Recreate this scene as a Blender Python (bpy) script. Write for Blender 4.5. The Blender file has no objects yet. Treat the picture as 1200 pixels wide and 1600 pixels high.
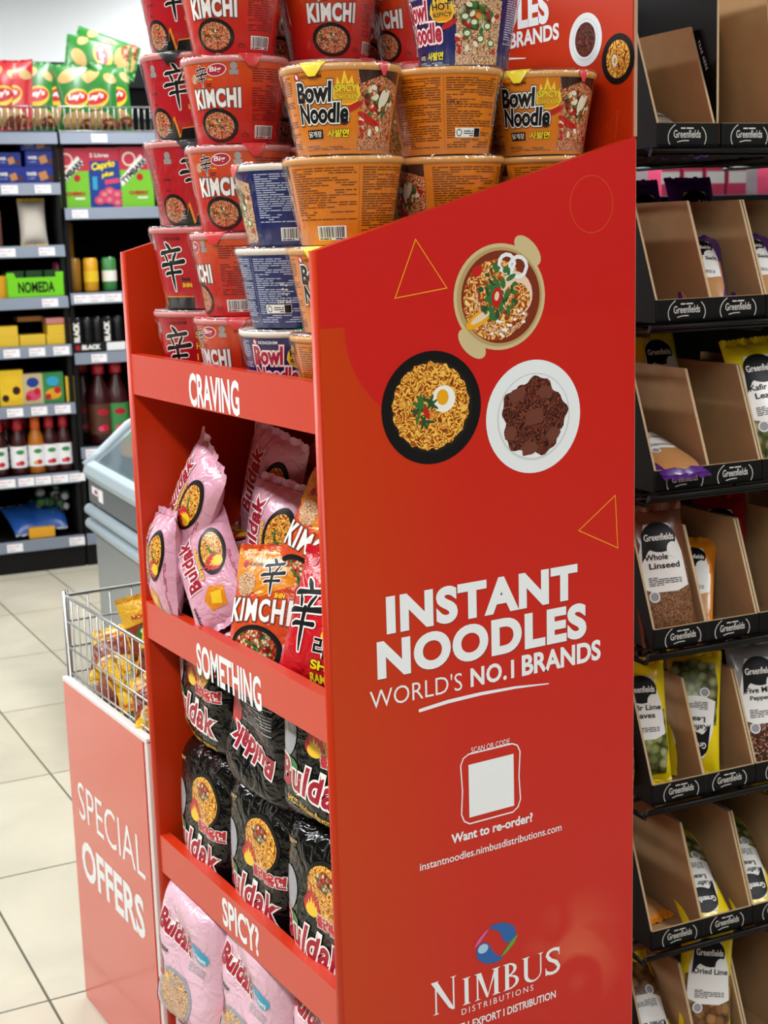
import bpy, bmesh, math, random
from mathutils import Vector, Matrix, Euler, geometry
PI = math.pi
SC = bpy.context.scene
COL = SC.collection

# ------------------------------------------------------------------ camera
F_PX = 2274.3
CAM_LOC = Vector((-0.7707, -1.4457, 1.4696))
CAM_ROT = Euler((1.3796, 0.0280, -0.5361), 'XYZ')
cam_data = bpy.data.cameras.new('camera')
cam_data.sensor_fit = 'VERTICAL'
cam_data.sensor_height = 36.0
cam_data.lens = F_PX / 1600 * 36.0
cam_data.dof.use_dof = True
cam_data.dof.focus_distance = 1.78
cam_data.dof.aperture_fstop = 12.0
cam_data.clip_start = 0.05
cam = bpy.data.objects.new('camera', cam_data)
cam.location = CAM_LOC
cam.rotation_euler = CAM_ROT
COL.objects.link(cam)
SC.camera = cam

# ------------------------------------------------------------------ world, lights, exposure
SC.view_settings.view_transform = 'Standard'
SC.view_settings.look = 'None'
SC.view_settings.exposure = 0.12
SC.view_settings.gamma = 1.0
SC.view_settings.use_curve_mapping = False
world = bpy.data.worlds.new('world')
world.use_nodes = True
world.node_tree.nodes['Background'].inputs[0].default_value = (0.93, 0.96, 1.0, 1)
world.node_tree.nodes['Background'].inputs[1].default_value = 0.16
SC.world = world


def area_light(name, loc, rot, sx, sy, power, color=(0.97, 0.99, 1.0)):
    d = bpy.data.lights.new(name, 'AREA')
    d.shape = 'RECTANGLE'
    d.size, d.size_y, d.energy, d.color = sx, sy, power, color
    o = bpy.data.objects.new(name, d)
    o.location, o.rotation_euler = loc, rot
    COL.objects.link(o)
    return o


LAMPS = [(-1.6, -1.9, 84), (-1.6, 1.6, 84), (-1.6, 4.3, 70), (1.9, -1.9, 64), (1.9, 1.6, 22), (1.9, 3.9, 50), (.3, 5.9, 75), (3.2, 5.9, 60)]  # last pair, at the far end, added only to brighten the back wall
for lx, ly, pw in LAMPS:
    area_light('ceiling_lamp_light', (lx, ly, 3.13), (0, 0, 0), 0.30, 2.4, pw * 1.02)

R_CAM = CAM_ROT.to_matrix()


def at(px, py, axis, val):
    """the world point seen at pixel (px, py) of the 1200x1600 frame on the plane axis = val"""
    d = R_CAM @ Vector(((px - 600) / F_PX, -(py - 800) / F_PX, -1))
    t = (val - CAM_LOC[axis]) / d[axis]
    return CAM_LOC + d * t


# ------------------------------------------------------------------ materials
def lin(c):
    c = c / 255.0
    return c / 12.92 if c <= 0.04045 else ((c + 0.055) / 1.055) ** 2.4


def rgb(h):
    return tuple(lin(int(h[i:i + 2], 16)) for i in (0, 2, 4)) + (1,)


M = {}


class NT:
    def __init__(s, name):
        s.m = bpy.data.materials.new(name)
        s.m.use_nodes = True
        s.t = s.m.node_tree
        s.b = s.t.nodes['Principled BSDF']
        M[name] = s.m

    def n(s, typ, **kw):
        o = s.t.nodes.new(typ)
        for k, v in kw.items():
            if k.startswith('i_'):
                o.inputs[k[2:].replace('_', ' ')].default_value = v
            else:
                setattr(o, k, v)
        return o

    def l(s, a, b):
        s.t.links.new(a, b)

    def ramp(s, stops, interp='LINEAR'):
        r = s.n('ShaderNodeValToRGB')
        r.color_ramp.interpolation = interp
        e = r.color_ramp.elements
        while len(e) < len(stops):
            e.new(0.5)
        for i, (p, c) in enumerate(stops):
            e[i].position = p
            e[i].color = rgb(c) if isinstance(c, str) else c
        return r


def mat(name, col, rough=0.5, metal=0.0, coat=0.0, bump=0.0, bscale=60.0, var=0.0, spec=0.5, emis=None):
    k = NT(name)
    b = k.b
    b.inputs['Base Color'].default_value = rgb(col)
    b.inputs['Roughness'].default_value = rough
    b.inputs['Metallic'].default_value = metal
    b.inputs['Coat Weight'].default_value = coat
    b.inputs['Coat Roughness'].default_value = 0.12
    b.inputs['Specular IOR Level'].default_value = spec
    if bump or var:
        tc = k.n('ShaderNodeTexCoord')
        no = k.n('ShaderNodeTexNoise', i_Scale=bscale, i_Detail=3.0)
        k.l(tc.outputs['Object'], no.inputs['Vector'])
        if bump:
            bp = k.n('ShaderNodeBump', i_Strength=bump, i_Distance=0.003 if bump < .8 else .007)
            no.inputs['Distortion'].default_value = 0 if bump < .8 else 1.6
            k.l(no.outputs['Fac'], bp.inputs['Height'])
            k.l(bp.outputs['Normal'], b.inputs['Normal'])
        if var:
            c = Vector(rgb(col)[:3])
            r = k.ramp([(0.3, tuple(c * (1 - var)) + (1,)), (0.7, tuple(c * (1 + var)) + (1,))])
            k.l(no.outputs['Fac'], r.inputs['Fac'])
            k.l(r.outputs['Color'], b.inputs['Base Color'])
    if emis:
        b.inputs['Emission Color'].default_value = rgb(col)
        b.inputs['Emission Strength'].default_value = emis
    return k


def noodle_mat(name, stops, scale=150.0, loops=5.0, rough=0.35):
    """printed picture of curly noodles: contour lines of a noise field in print coordinates"""
    k = NT(name)
    uv = k.n('ShaderNodeUVMap')
    no = k.n('ShaderNodeTexNoise', i_Scale=scale, i_Detail=0.6, i_Distortion=0.6)
    k.l(uv.outputs['UV'], no.inputs['Vector'])
    mu = k.n('ShaderNodeMath', operation='MULTIPLY')
    mu.inputs[1].default_value = loops
    k.l(no.outputs['Fac'], mu.inputs[0])
    pp = k.n('ShaderNodeMath', operation='PINGPONG')
    pp.inputs[1].default_value = 0.5
    k.l(mu.outputs[0], pp.inputs[0])
    m2 = k.n('ShaderNodeMath', operation='MULTIPLY')
    m2.inputs[1].default_value = 2.0
    k.l(pp.outputs[0], m2.inputs[0])
    r = k.ramp(stops)
    k.l(m2.outputs[0], r.inputs['Fac'])
    k.l(r.outputs['Color'], k.b.inputs['Base Color'])
    k.b.inputs['Roughness'].default_value = rough


def veg_mat(name, cols, scale=110.0, rough=0.35):
    """printed picture of chopped vegetables: coloured cells with darker gaps"""
    k = NT(name)
    uv = k.n('ShaderNodeUVMap')
    vo = k.n('ShaderNodeTexVoronoi', i_Scale=scale, i_Randomness=1.0)
    k.l(uv.outputs['UV'], vo.inputs['Vector'])
    sp = k.n('ShaderNodeSeparateColor')
    k.l(vo.outputs['Color'], sp.inputs['Color'])
    r = k.ramp([(i / len(cols), c) for i, c in enumerate(cols)], 'CONSTANT')
    k.l(sp.outputs[0], r.inputs['Fac'])
    d = k.ramp([(0.35, (1, 1, 1, 1)), (0.75, (0.25, 0.2, 0.12, 1))])
    k.l(vo.outputs['Distance'], d.inputs['Fac'])
    mx = k.n('ShaderNodeMix', data_type='RGBA', blend_type='MULTIPLY')
    mx.inputs[0].default_value = 1.0
    k.l(r.outputs['Color'], mx.inputs[6])
    k.l(d.outputs['Color'], mx.inputs[7])
    k.l(mx.outputs[2], k.b.inputs['Base Color'])
    k.b.inputs['Roughness'].default_value = rough


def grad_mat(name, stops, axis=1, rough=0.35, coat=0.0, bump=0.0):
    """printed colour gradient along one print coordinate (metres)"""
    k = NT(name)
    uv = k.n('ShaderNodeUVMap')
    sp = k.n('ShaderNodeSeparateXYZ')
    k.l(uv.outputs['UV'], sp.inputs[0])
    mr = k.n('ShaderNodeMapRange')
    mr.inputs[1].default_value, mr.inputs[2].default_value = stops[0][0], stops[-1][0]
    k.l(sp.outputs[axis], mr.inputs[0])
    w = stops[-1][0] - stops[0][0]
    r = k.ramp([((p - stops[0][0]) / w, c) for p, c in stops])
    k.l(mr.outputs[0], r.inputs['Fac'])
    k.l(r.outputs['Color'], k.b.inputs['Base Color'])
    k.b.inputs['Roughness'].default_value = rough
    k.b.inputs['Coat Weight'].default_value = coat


# display card
def panel_material():
    k = NT('panel_print')
    uv = k.n('ShaderNodeUVMap')
    sp = k.n('ShaderNodeSeparateXYZ')
    k.l(uv.outputs['UV'], sp.inputs[0])
    r = k.ramp([(0.0, 'C43A06'), (0.22, 'C6300A'), (0.42, 'C82312'), (1.0, 'C81F16')])
    mr = k.n('ShaderNodeMapRange')
    mr.inputs[1].default_value, mr.inputs[2].default_value = 0.0, 0.457
    k.l(sp.outputs[0], mr.inputs[0])
    k.l(mr.outputs[0], r.inputs['Fac'])
    # the orange part starts below z = 1.36 and outside a big circle
    gt = k.n('ShaderNodeMath', operation='LESS_THAN')
    gt.inputs[1].default_value = PZ
    k.l(sp.outputs[1], gt.inputs[0])
    vd = k.n('ShaderNodeVectorMath', operation='DISTANCE')
    vd.inputs[1].default_value = (PCX, PCZ, 0)
    k.l(uv.outputs['UV'], vd.inputs[0])
    g2 = k.n('ShaderNodeMath', operation='GREATER_THAN')
    g2.inputs[1].default_value = PCR
    k.l(vd.outputs['Value'], g2.inputs[0])
    mm = k.n('ShaderNodeMath', operation='MULTIPLY')
    k.l(gt.outputs[0], mm.inputs[0])
    k.l(g2.outputs[0], mm.inputs[1])
    mx = k.n('ShaderNodeMix', data_type='RGBA')
    k.l(mm.outputs[0], mx.inputs[0])
    mx.inputs[6].default_value = rgb('C81C17')
    k.l(r.outputs['Color'], mx.inputs[7])
    # faint printed steam near the foot
    sm = k.n('ShaderNodeTexNoise', i_Scale=9.0, i_Detail=1.0, i_Distortion=1.5)
    k.l(uv.outputs['UV'], sm.inputs['Vector'])
    sd = k.n('ShaderNodeVectorMath', operation='DISTANCE')
    sd.inputs[1].default_value = (0.36, 0.50, 0)
    k.l(uv.outputs['UV'], sd.inputs[0])
    sr = k.n('ShaderNodeMapRange')
    sr.inputs[1].default_value, sr.inputs[2].default_value = 0.10, 0.0
    k.l(sd.outputs['Value'], sr.inputs[0])
    s2 = k.ramp([(0.48, (0, 0, 0, 1)), (0.62, (0.35, 0.35, 0.35, 1))])
    k.l(sm.outputs['Fac'], s2.inputs['Fac'])
    s3 = k.n('ShaderNodeMath', operation='MULTIPLY')
    k.l(sr.outputs[0], s3.inputs[0])
    k.l(s2.outputs['Color'], s3.inputs[1])
    m3 = k.n('ShaderNodeMix', data_type='RGBA')
    k.l(s3.outputs[0], m3.inputs[0])
    k.l(mx.outputs[2], m3.inputs[6])
    m3.inputs[7].default_value = rgb('F08A60')
    k.l(m3.outputs[2], k.b.inputs['Base Color'])
    k.b.inputs['Roughness'].default_value = 0.36
    k.b.inputs['Specular IOR Level'].default_value = 0.4


_a = at(538, 512, 1, 0)
PZ = _a.z
PCX, PCZ, PCR = _a.x + 0.12, PZ - 0.0, 0.12
panel_material()
mat('card_red', 'C43006', 0.38, spec=0.35)
mat('card_lip', 'CE3414', 0.30, spec=0.6)
mat('card_edge', 'B58E74', 0.8)
mat('white_print', 'EEF1F3', 0.4)
mat('soft_black', '1B1917', 0.4)
mat('print_shadow', '5A140C', 0.4)
mat('yellow_line', 'F0A81C', 0.4)
mat('orange_line', 'D8531E', 0.4)
mat('bowl_black', '0E0D0D', 0.4, spec=.3)
mat('bowl_black_in', '1C1917', 0.4, spec=.3)
mat('plate_white', 'E9ECEE', 0.35)
mat('plate_shade', 'CDD2D6', 0.4)
mat('pot_cream', 'CDB98A', 0.4)
mat('pot_inner', 'B79A62', 0.4)
mat('pot_soup', '7A2A0C', 0.4)
mat('egg_white', 'F2EFE6', 0.4)
mat('egg_yolk', 'E9A50F', 0.4)
mat('herb_green', '2E6B2C', 0.5)
mat('herb_dark', '1F4A22', 0.5)
mat('chili_red', 'C0160F', 0.4)
mat('squid', 'E8CDB4', 0.4)
mat('meat_brown', '6B3524', 0.5)
mat('logo_blue', '1E5FA8', 0.4)
mat('logo_pale', 'A9CBE6', 0.4)
mat('logo_pink', 'D65A9C', 0.4)
mat('logo_green', '5FA03C', 0.4)
noodle_mat('noodle_gold', [(0.0, '5A1E06'), (0.25, 'A8500C'), (0.55, 'E9A02C'), (1.0, 'F6CE66')], 120, 5)
noodle_mat('noodle_choco', [(0.0, '1C0806'), (0.35, '3C150D'), (0.7, '6A2C1C'), (1.0, '8A4630')], 130, 5)
noodle_mat('noodle_soup', [(0.0, '7A2408'), (0.4, 'B85A18'), (0.75, 'E6B05A'), (1.0, 'F3DDA8')], 120, 4)
noodle_mat('noodle_pale', [(0.0, '5B2412'), (0.3, 'A8643A'), (0.6, 'DDB183'), (1.0, 'F1DDB9')], 260, 4)
noodle_mat('noodle_red', [(0.0, '4A1208'), (0.3, '9A3A1C'), (0.6, 'D07A4A'), (1.0, 'EDBE8C')], 240, 4)
veg_mat('veg_mix', ['C9311C', 'E7E0B8', '3F7A2E', 'F1E9CF', 'B02A1A', '9CC05A', 'E39A3A'], 130)
veg_mat('veg_hot', ['C9311C', 'E8C39A', '8C1E12', 'F1D9B0', '4E7A2E', 'D86A3A'], 200)
# cups
mat('cup_orange', 'E07E12', 0.34, coat=0.12)
mat('cup_blue', '121E60', 0.34, coat=0.12)
mat('cup_red', 'BC0A1C', 0.34, coat=0.12)
mat('cup_rim', 'E8DFD2', 0.4)
mat('cup_rim_orange', 'DDA05C', 0.4)
mat('cup_rim_pink', 'D98A86', 0.4)
mat('lid_foil', 'C8C2BC', 0.35, metal=0.3)
mat('lid_yellow', 'F2DC3C', 0.35)
mat('lid_red', 'D23A3A', 0.35)
mat('lid_green', '2F8A48', 0.35)
mat('ink_dark', '3A1A10', 0.4)
mat('ink_orange', '7C3C0C', 0.4)
mat('ink_blue', 'B9C2DA', 0.4)
mat('ink_red', '7A1410', 0.4)
mat('ink_white', 'F5F2EC', 0.4)
mat('ink_black', '0C0B0B', 0.45, spec=.25)
mat('ink_yellow', 'F4DE1E', 0.4)
mat('ink_magenta', 'B5163A', 0.4)
mat('flame_orange', 'F09A1A', 0.4)
mat('flame_yellow', 'F8D838', 0.4)
mat('garlic', 'EFE8CE', 0.4)
mat('purple_dark', '3A1E5A', 0.35)
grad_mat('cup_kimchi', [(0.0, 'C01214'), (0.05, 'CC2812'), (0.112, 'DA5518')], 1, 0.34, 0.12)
# clear shrink film
k = NT('shrink_film')
k.t.nodes.remove(k.b)
tr = k.n('ShaderNodeBsdfTransparent')
gl = k.n('ShaderNodeBsdfGlossy', i_Roughness=0.09)
lw = k.n('ShaderNodeLayerWeight', i_Blend=0.22)
cl = k.n('ShaderNodeMapRange')
cl.inputs[3].default_value, cl.inputs[4].default_value = 0.022, 0.36
tc = k.n('ShaderNodeTexCoord')
mp = k.n('ShaderNodeMapping')
mp.inputs['Scale'].default_value = (1, 1, 0.25)
no = k.n('ShaderNodeTexNoise', i_Scale=60.0, i_Detail=2.5, i_Distortion=1.2)
bp = k.n('ShaderNodeBump', i_Strength=0.9, i_Distance=0.006)
mx = k.n('ShaderNodeMixShader')
k.l(tc.outputs['Object'], mp.inputs['Vector'])
k.l(mp.outputs['Vector'], no.inputs['Vector'])
k.l(no.outputs['Fac'], bp.inputs['Height'])
k.l(bp.outputs['Normal'], gl.inputs['Normal'])
k.l(lw.outputs['Facing'], cl.inputs[0])
k.l(cl.outputs[0], mx.inputs[0])
k.l(tr.outputs[0], mx.inputs[1])
k.l(gl.outputs[0], mx.inputs[2])
k.l(mx.outputs[0], k.t.nodes['Material Output'].inputs[0])
# packs
for nm, c in dict(pack_pink='DDA3B8', pack_pale_pink='E6BBCB', pack_kimchi='D4491C', pack_shin='C81420', pack_black='0A0807',
                  pack_yellow='E3B326', pack_brown='8A3A1C', pack_grey='9A9CA4', pack_orange='E38A1C', pack_greyblack='2E2A28').items():
    mat(nm, c, 0.26 if 'black' not in nm else 0.15, coat=0.15 if 'black' not in nm else 0.0, bump=0.9 if 'black' not in nm else 1.0, bscale=24 if 'black' not in nm else 30, spec=.5 if 'black' not in nm else .45)
mat('pink_dark', 'A31830', 0.35)
mat('hot_yellow', 'F2C82A', 0.35)
mat('hot_red', 'C21E2A', 0.35)
mat('sky_blue', '35A5CC', 0.4)
mat('seal_silver', 'B9B4B4', 0.3, metal=0.4)
# rack and trays
mat('corrugated', 'AE895F', 0.85, var=0.06, bscale=25)
mat('card_cut', 'C9AE88', 0.9, bump=0.6, bscale=400)
mat('tray_black', '0A0A0A', 0.6, spec=.2)
mat('wire_black', '060606', 0.4, spec=.3)
mat('tray_ink', 'D9D7D2', 0.5)
mat('bag_label', 'ECEAE6', 0.35)
mat('bag_yellow', 'F0D313', 0.3, coat=0.3, bump=0.4, bscale=40)
mat('bag_brown', '7A4630', 0.3, coat=0.3, bump=0.4, bscale=40)
mat('bag_purple', '5A2A86', 0.3, coat=0.3, bump=0.4, bscale=40)
mat('bag_tan', 'C08A55', 0.3, coat=0.3, bump=0.4, bscale=40)
mat('bag_red', 'A81420', 0.3, coat=0.3, bump=0.4, bscale=40)
mat('bag_grey', '8C8A8C', 0.28, coat=0.3, bump=0.4, bscale=40)
mat('bag_orange', 'DE8418', 0.3, coat=0.3, bump=0.4, bscale=40)
veg_mat('leaf_fill', ['6B7A3A', '8A9454', 'A9AE78', '55652E', '979E66'], 75)
veg_mat('seed_fill', ['8C5A3C', 'A87850', '74452C', 'B98C62', '966442'], 700)
veg_mat('pepper_fill', ['4A2A20', '8A3A2A', 'C9A98A', '2E1C18', '6E4A38'], 420)
veg_mat('lime_fill', ['8A6038', 'A87A48', '6E4626', '96703F'], 60)
# store
mat('wall_paint', 'F1F5F7', 0.8)
mat('ceiling_paint', '8F8F8E', 0.9)
mat('wall_grey', '5A5856', 0.9)
mat('gondola_black', '0C0C0D', 0.6, spec=.25)
mat('gondola_inner', '060607', 0.8, spec=.1)
mat('shelf_rail', '8790A0', 0.35, metal=0.2)
mat('price_paper', 'F1F1F4', 0.5)
mat('price_red', 'D8506A', 0.5)
mat('chrome', 'C9CBCC', 0.2, metal=1.0)
mat('zinc', 'AEB0AE', 0.3, metal=0.9)
mat('freezer_grey', '9A9FA0', 0.4, metal=0.3)
mat('freezer_dark', '6C6F70', 0.4)
mat('freezer_rim', 'B7C6CE', 0.3)
mat('poster_red', 'D2402F', 0.22, coat=0.5)
mat('poster_frame', 'E4E2DF', 0.4)
for nm, c in dict(carton_green='7CC832', carton_red='C8324A', carton_blue='1C3F94', carton_yellow='EFC52A', biscuit_blue='1A2E8C', wafer='C98A4C', choc='5A2A22',
                  cap_red='B3122A', cap_orange='E2611A', sauce_dark='3A0F10', sauce_orange='B86A14', cola_dark='3A0A10', lime_card='76D420',
                  can_yellow='E6A51C', can_green='3E8A4A', can_black='101012', can_gold='9A6A1C', raspberry='D8486E', label_brown='5A3426',
                  chips_green='2C7A30', chips_red='C01E26', chips_yellow='EFC63A', chip_gold='C9A468', blue_bag='1E4E9A', can_pink='B8406A', lamp_white='FFFFFF').items():
    mat(nm, c, 0.35, coat=0.15, emis=4.0 if nm == 'lamp_white' else None)


def floor_material():
    k = NT('floor_tiles')
    tc = k.n('ShaderNodeTexCoord')
    mp = k.n('ShaderNodeMapping')
    mp.inputs['Rotation'].default_value = (0, 0, math.radians(3.6))
    mp.inputs['Location'].default_value = FLOOR_OFF
    k.l(tc.outputs['Object'], mp.inputs['Vector'])
    br = k.n('ShaderNodeTexBrick', offset=0.0, squash=1.0)
    br.inputs['Scale'].default_value = 1.0
    br.inputs['Mortar Size'].default_value = 0.0028
    br.inputs['Mortar Smooth'].default_value = 0.1
    br.inputs['Brick Width'].default_value = 0.318
    br.inputs['Row Height'].default_value = 0.613
    br.inputs['Color1'].default_value = rgb('C9C2AE')
    br.inputs['Color2'].default_value = rgb('C2BAA5')
    br.inputs['Mortar'].default_value = rgb('55533F')
    k.l(mp.outputs['Vector'], br.inputs['Vector'])
    no = k.n('ShaderNodeTexNoise', i_Scale=3.0, i_Detail=4.0, i_Distortion=0.8)
    k.l(tc.outputs['Object'], no.inputs['Vector'])
    r = k.ramp([(0.3, (0.86, 0.86, 0.86, 1)), (0.7, (1.06, 1.06, 1.06, 1))])
    k.l(no.outputs['Fac'], r.inputs['Fac'])
    mx = k.n('ShaderNodeMix', data_type='RGBA', blend_type='MULTIPLY')
    mx.inputs[0].default_value = 1.0
    k.l(br.outputs['Color'], mx.inputs[6])
    k.l(r.outputs['Color'], mx.inputs[7])
    k.l(mx.outputs[2], k.b.inputs['Base Color'])
    k.b.inputs['Roughness'].default_value = 0.28
    bp = k.n('ShaderNodeBump', i_Strength=0.12, i_Distance=0.01)
    k.l(no.outputs['Fac'], bp.inputs['Height'])
    k.l(bp.outputs['Normal'], k.b.inputs['Normal'])


_q = Matrix.Rotation(math.radians(3.6), 3, 'Z') @ at(77, 1563, 2, 0)
FLOOR_OFF = (-_q.x, -_q.y, 0.0)
floor_material()

# ------------------------------------------------------------------ mesh builder
class MB:
    def __init__(s):
        s.v, s.f, s.m, s.uv, s.sm = [], [], [], [], []

    def face(s, idx, m, uv=None, smooth=False):
        s.f.append(tuple(idx)); s.m.append(m); s.uv.append(uv); s.sm.append(smooth)

    def add(s, verts, faces, m, smooth=False):
        b = len(s.v)
        s.v += [tuple(q) for q in verts]
        for fc in faces:
            s.face([b + i for i in fc], m, None, smooth)
        return s

    def box(s, x0, x1, y0, y1, z0, z1, m):
        v = [(x0, y0, z0), (x1, y0, z0), (x1, y1, z0), (x0, y1, z0), (x0, y0, z1), (x1, y0, z1), (x1, y1, z1), (x0, y1, z1)]
        return s.add(v, [(0, 3, 2, 1), (4, 5, 6, 7), (0, 1, 5, 4), (1, 2, 6, 5), (2, 3, 7, 6), (3, 0, 4, 7)], m)

    def prism(s, pts, axis, a0, a1, m, mside=None):
        """extrude a 2D outline (the two other axes in order) along axis from a0 to a1"""
        def p3(p, a):
            q = list(p); q.insert(axis, a); return tuple(q)
        n = len(pts)
        area = sum(pts[i][0] * pts[(i + 1) % n][1] - pts[(i + 1) % n][0] * pts[i][1] for i in range(n))
        if (area < 0) != (axis == 1):
            pts = pts[::-1]
        v = [p3(p, a0) for p in pts] + [p3(p, a1) for p in pts]
        s.add(v, [tuple(range(n))[::-1], tuple(range(n, 2 * n))], m)
        b = len(s.v) - 2 * n
        for i in range(n):
            j = (i + 1) % n
            s.face([b + i, b + j, b + n + j, b + n + i], mside or m)
        return s

    def tube(s, pts, r, m, n=8, closed=False):
        pts = [Vector(p) for p in pts]
        L = len(pts)
        b = len(s.v)
        up = None
        for i, p in enumerate(pts):
            if closed:
                d = pts[(i + 1) % L] - pts[i - 1]
            else:
                d = pts[min(i + 1, L - 1)] - pts[max(i - 1, 0)]
            d.normalize()
            if up is None:
                up = Vector((0, 0, 1)) if abs(d.z) < 0.9 else Vector((1, 0, 0))
            a = d.cross(up).normalized()
            c = a.cross(d).normalized()
            up = c
            rr = r[i] if isinstance(r, (list, tuple)) else r
            for k in range(n):
                t = 2 * PI * k / n
                s.v.append(tuple(p + a * math.cos(t) * rr + c * math.sin(t) * rr))
        for i in range(L if closed else L - 1):
            j = (i + 1) % L
            for k in range(n):
                k2 = (k + 1) % n
                s.face([b + i * n + k, b + i * n + k2, b + j * n + k2, b + j * n + k], m, None, True)
        if not closed:
            s.face([b + k for k in range(n)][::-1], m)
            s.face([b + (L - 1) * n + k for k in range(n)], m)
        return s

    def lathe(s, prof, m, n=48, c=(0, 0, 0), wob=None, caps=True):
        b = len(s.v)
        for i, (r, z) in enumerate(prof):
            for k in range(n):
                t = 2 * PI * k / n
                rr = r + (wob(t, z) if wob else 0)
                s.v.append((c[0] + rr * math.cos(t), c[1] + rr * math.sin(t), c[2] + z))
        for i in range(len(prof) - 1):
            for k in range(n):
                k2 = (k + 1) % n
                s.face([b + i * n + k, b + i * n + k2, b + (i + 1) * n + k2, b + (i + 1) * n + k], m, None, True)
        if caps and prof[0][0] > 1e-4:
            s.face([b + k for k in range(n)][::-1], m)
        if caps and prof[-1][0] > 1e-4:
            s.face([b + (len(prof) - 1) * n + k for k in range(n)], m)
        return s

    def surf(s, S, us, vs, m, smooth=True):
        b = len(s.v)
        for v in vs:
            for u in us:
                s.v.append(tuple(S(u, v)[0]))
        n = len(us)
        for j in range(len(vs) - 1):
            for i in range(n - 1):
                uv = [(us[i], vs[j]), (us[i + 1], vs[j]), (us[i + 1], vs[j + 1]), (us[i], vs[j + 1])]
                s.face([b + j * n + i, b + j * n + i + 1, b + (j + 1) * n + i + 1, b + (j + 1) * n + i], m, uv, smooth)
        return s

    def build(s, name, parent=None, smooth_all=False, bevel=0.0, weld=False):
        me = bpy.data.meshes.new(name)
        me.from_pydata(s.v, [], s.f)
        names = []
        for m in s.m:
            if m not in names:
                names.append(m)
        for m in names:
            me.materials.append(M[m])
        me.polygons.foreach_set('material_index', [names.index(m) for m in s.m])
        me.polygons.foreach_set('use_smooth', [bool(q) or smooth_all for q in s.sm])
        if any(q is not None for q in s.uv):
            lay = me.uv_layers.new(name='UVMap')
            buf = []
            for fc, uv in zip(s.f, s.uv):
                for i in range(len(fc)):
                    buf += list(uv[i]) if uv is not None else [0.0, 0.0]
            lay.data.foreach_set('uv', buf)
        me.validate()
        me.update()
        o = bpy.data.objects.new(name, me)
        COL.objects.link(o)
        if parent is not None:
            o.parent = parent
        if bevel:
            md = o.modifiers.new('bevel', 'BEVEL')
            md.width, md.segments, md.limit_method, md.angle_limit = bevel, 2, 'ANGLE', math.radians(40)
        return o


# ------------------------------------------------------------------ objects: things, parts, setting
def tag(o, label, cat, group=None):
    o['label'] = label
    o['category'] = cat
    if group:
        o['group'] = group
    return o


def thing(name, label, cat, loc=(0, 0, 0), rz=0.0, group=None):
    o = bpy.data.objects.new(name, None)
    o.empty_display_size = 0.05
    COL.objects.link(o)
    o.location = loc
    o.rotation_euler = (0, 0, rz)
    return tag(o, label, cat, group)


def struct(o):
    o['kind'] = 'structure'
    return o


KIDS = {}


def dup(root, label, loc=None, rot=None, group=None, matrix=None):
    """a copy of a thing, of its parts and of their sub-parts"""
    r = root.copy()
    COL.objects.link(r)
    for a in [c for c in bpy.data.objects if c.parent == root]:
        c = a.copy()
        c.parent = r
        COL.objects.link(c)
        for g in [d for d in bpy.data.objects if d.parent == a]:
            d = g.copy()
            d.parent = c
            COL.objects.link(d)
    if loc is not None:
        r.location = loc
    if rot is not None:
        r.rotation_euler = rot
    if matrix is not None:
        r.matrix_world = matrix
    r['label'] = label
    if group:
        r['group'] = group
    return r


class Pool:
    """the first request moves the source itself, later ones copy it"""
    def __init__(s, src):
        s.src, s.used = src, False

    def get(s, label, loc=None, rot=None, group=None, matrix=None):
        if s.used:
            return dup(s.src, label, loc, rot, group, matrix)
        s.used = True
        o = s.src
        if loc is not None:
            o.location = loc
        if rot is not None:
            o.rotation_euler = rot
        if matrix is not None:
            o.matrix_world = matrix
        o['label'] = label
        if group:
            o['group'] = group
        return o


# ------------------------------------------------------------------ printing: flat artwork laid on a surface
_gc = {}


def glyphs(body, off=0.0, shear=0.0, spacing=1.0):
    key = (body, round(off, 4), shear, spacing)
    if key not in _gc:
        c = bpy.data.curves.new('g', 'FONT')
        c.body = body
        c.offset = off
        c.shear = shear
        c.space_character = spacing
        c.resolution_u = 6 if len(body) < 14 and off > .03 else 3
        o = bpy.data.objects.new('g', c)
        COL.objects.link(o)
        dg = bpy.context.evaluated_depsgraph_get()
        me = bpy.data.meshes.new_from_object(o.evaluated_get(dg))
        vs = [(v.co.x, v.co.y) for v in me.vertices]
        fs = [tuple(q.vertices) for q in me.polygons]
        bpy.data.objects.remove(o)
        bpy.data.curves.remove(c)
        bpy.data.meshes.remove(me)
        _gc[key] = (vs, fs)
    return _gc[key]


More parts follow.
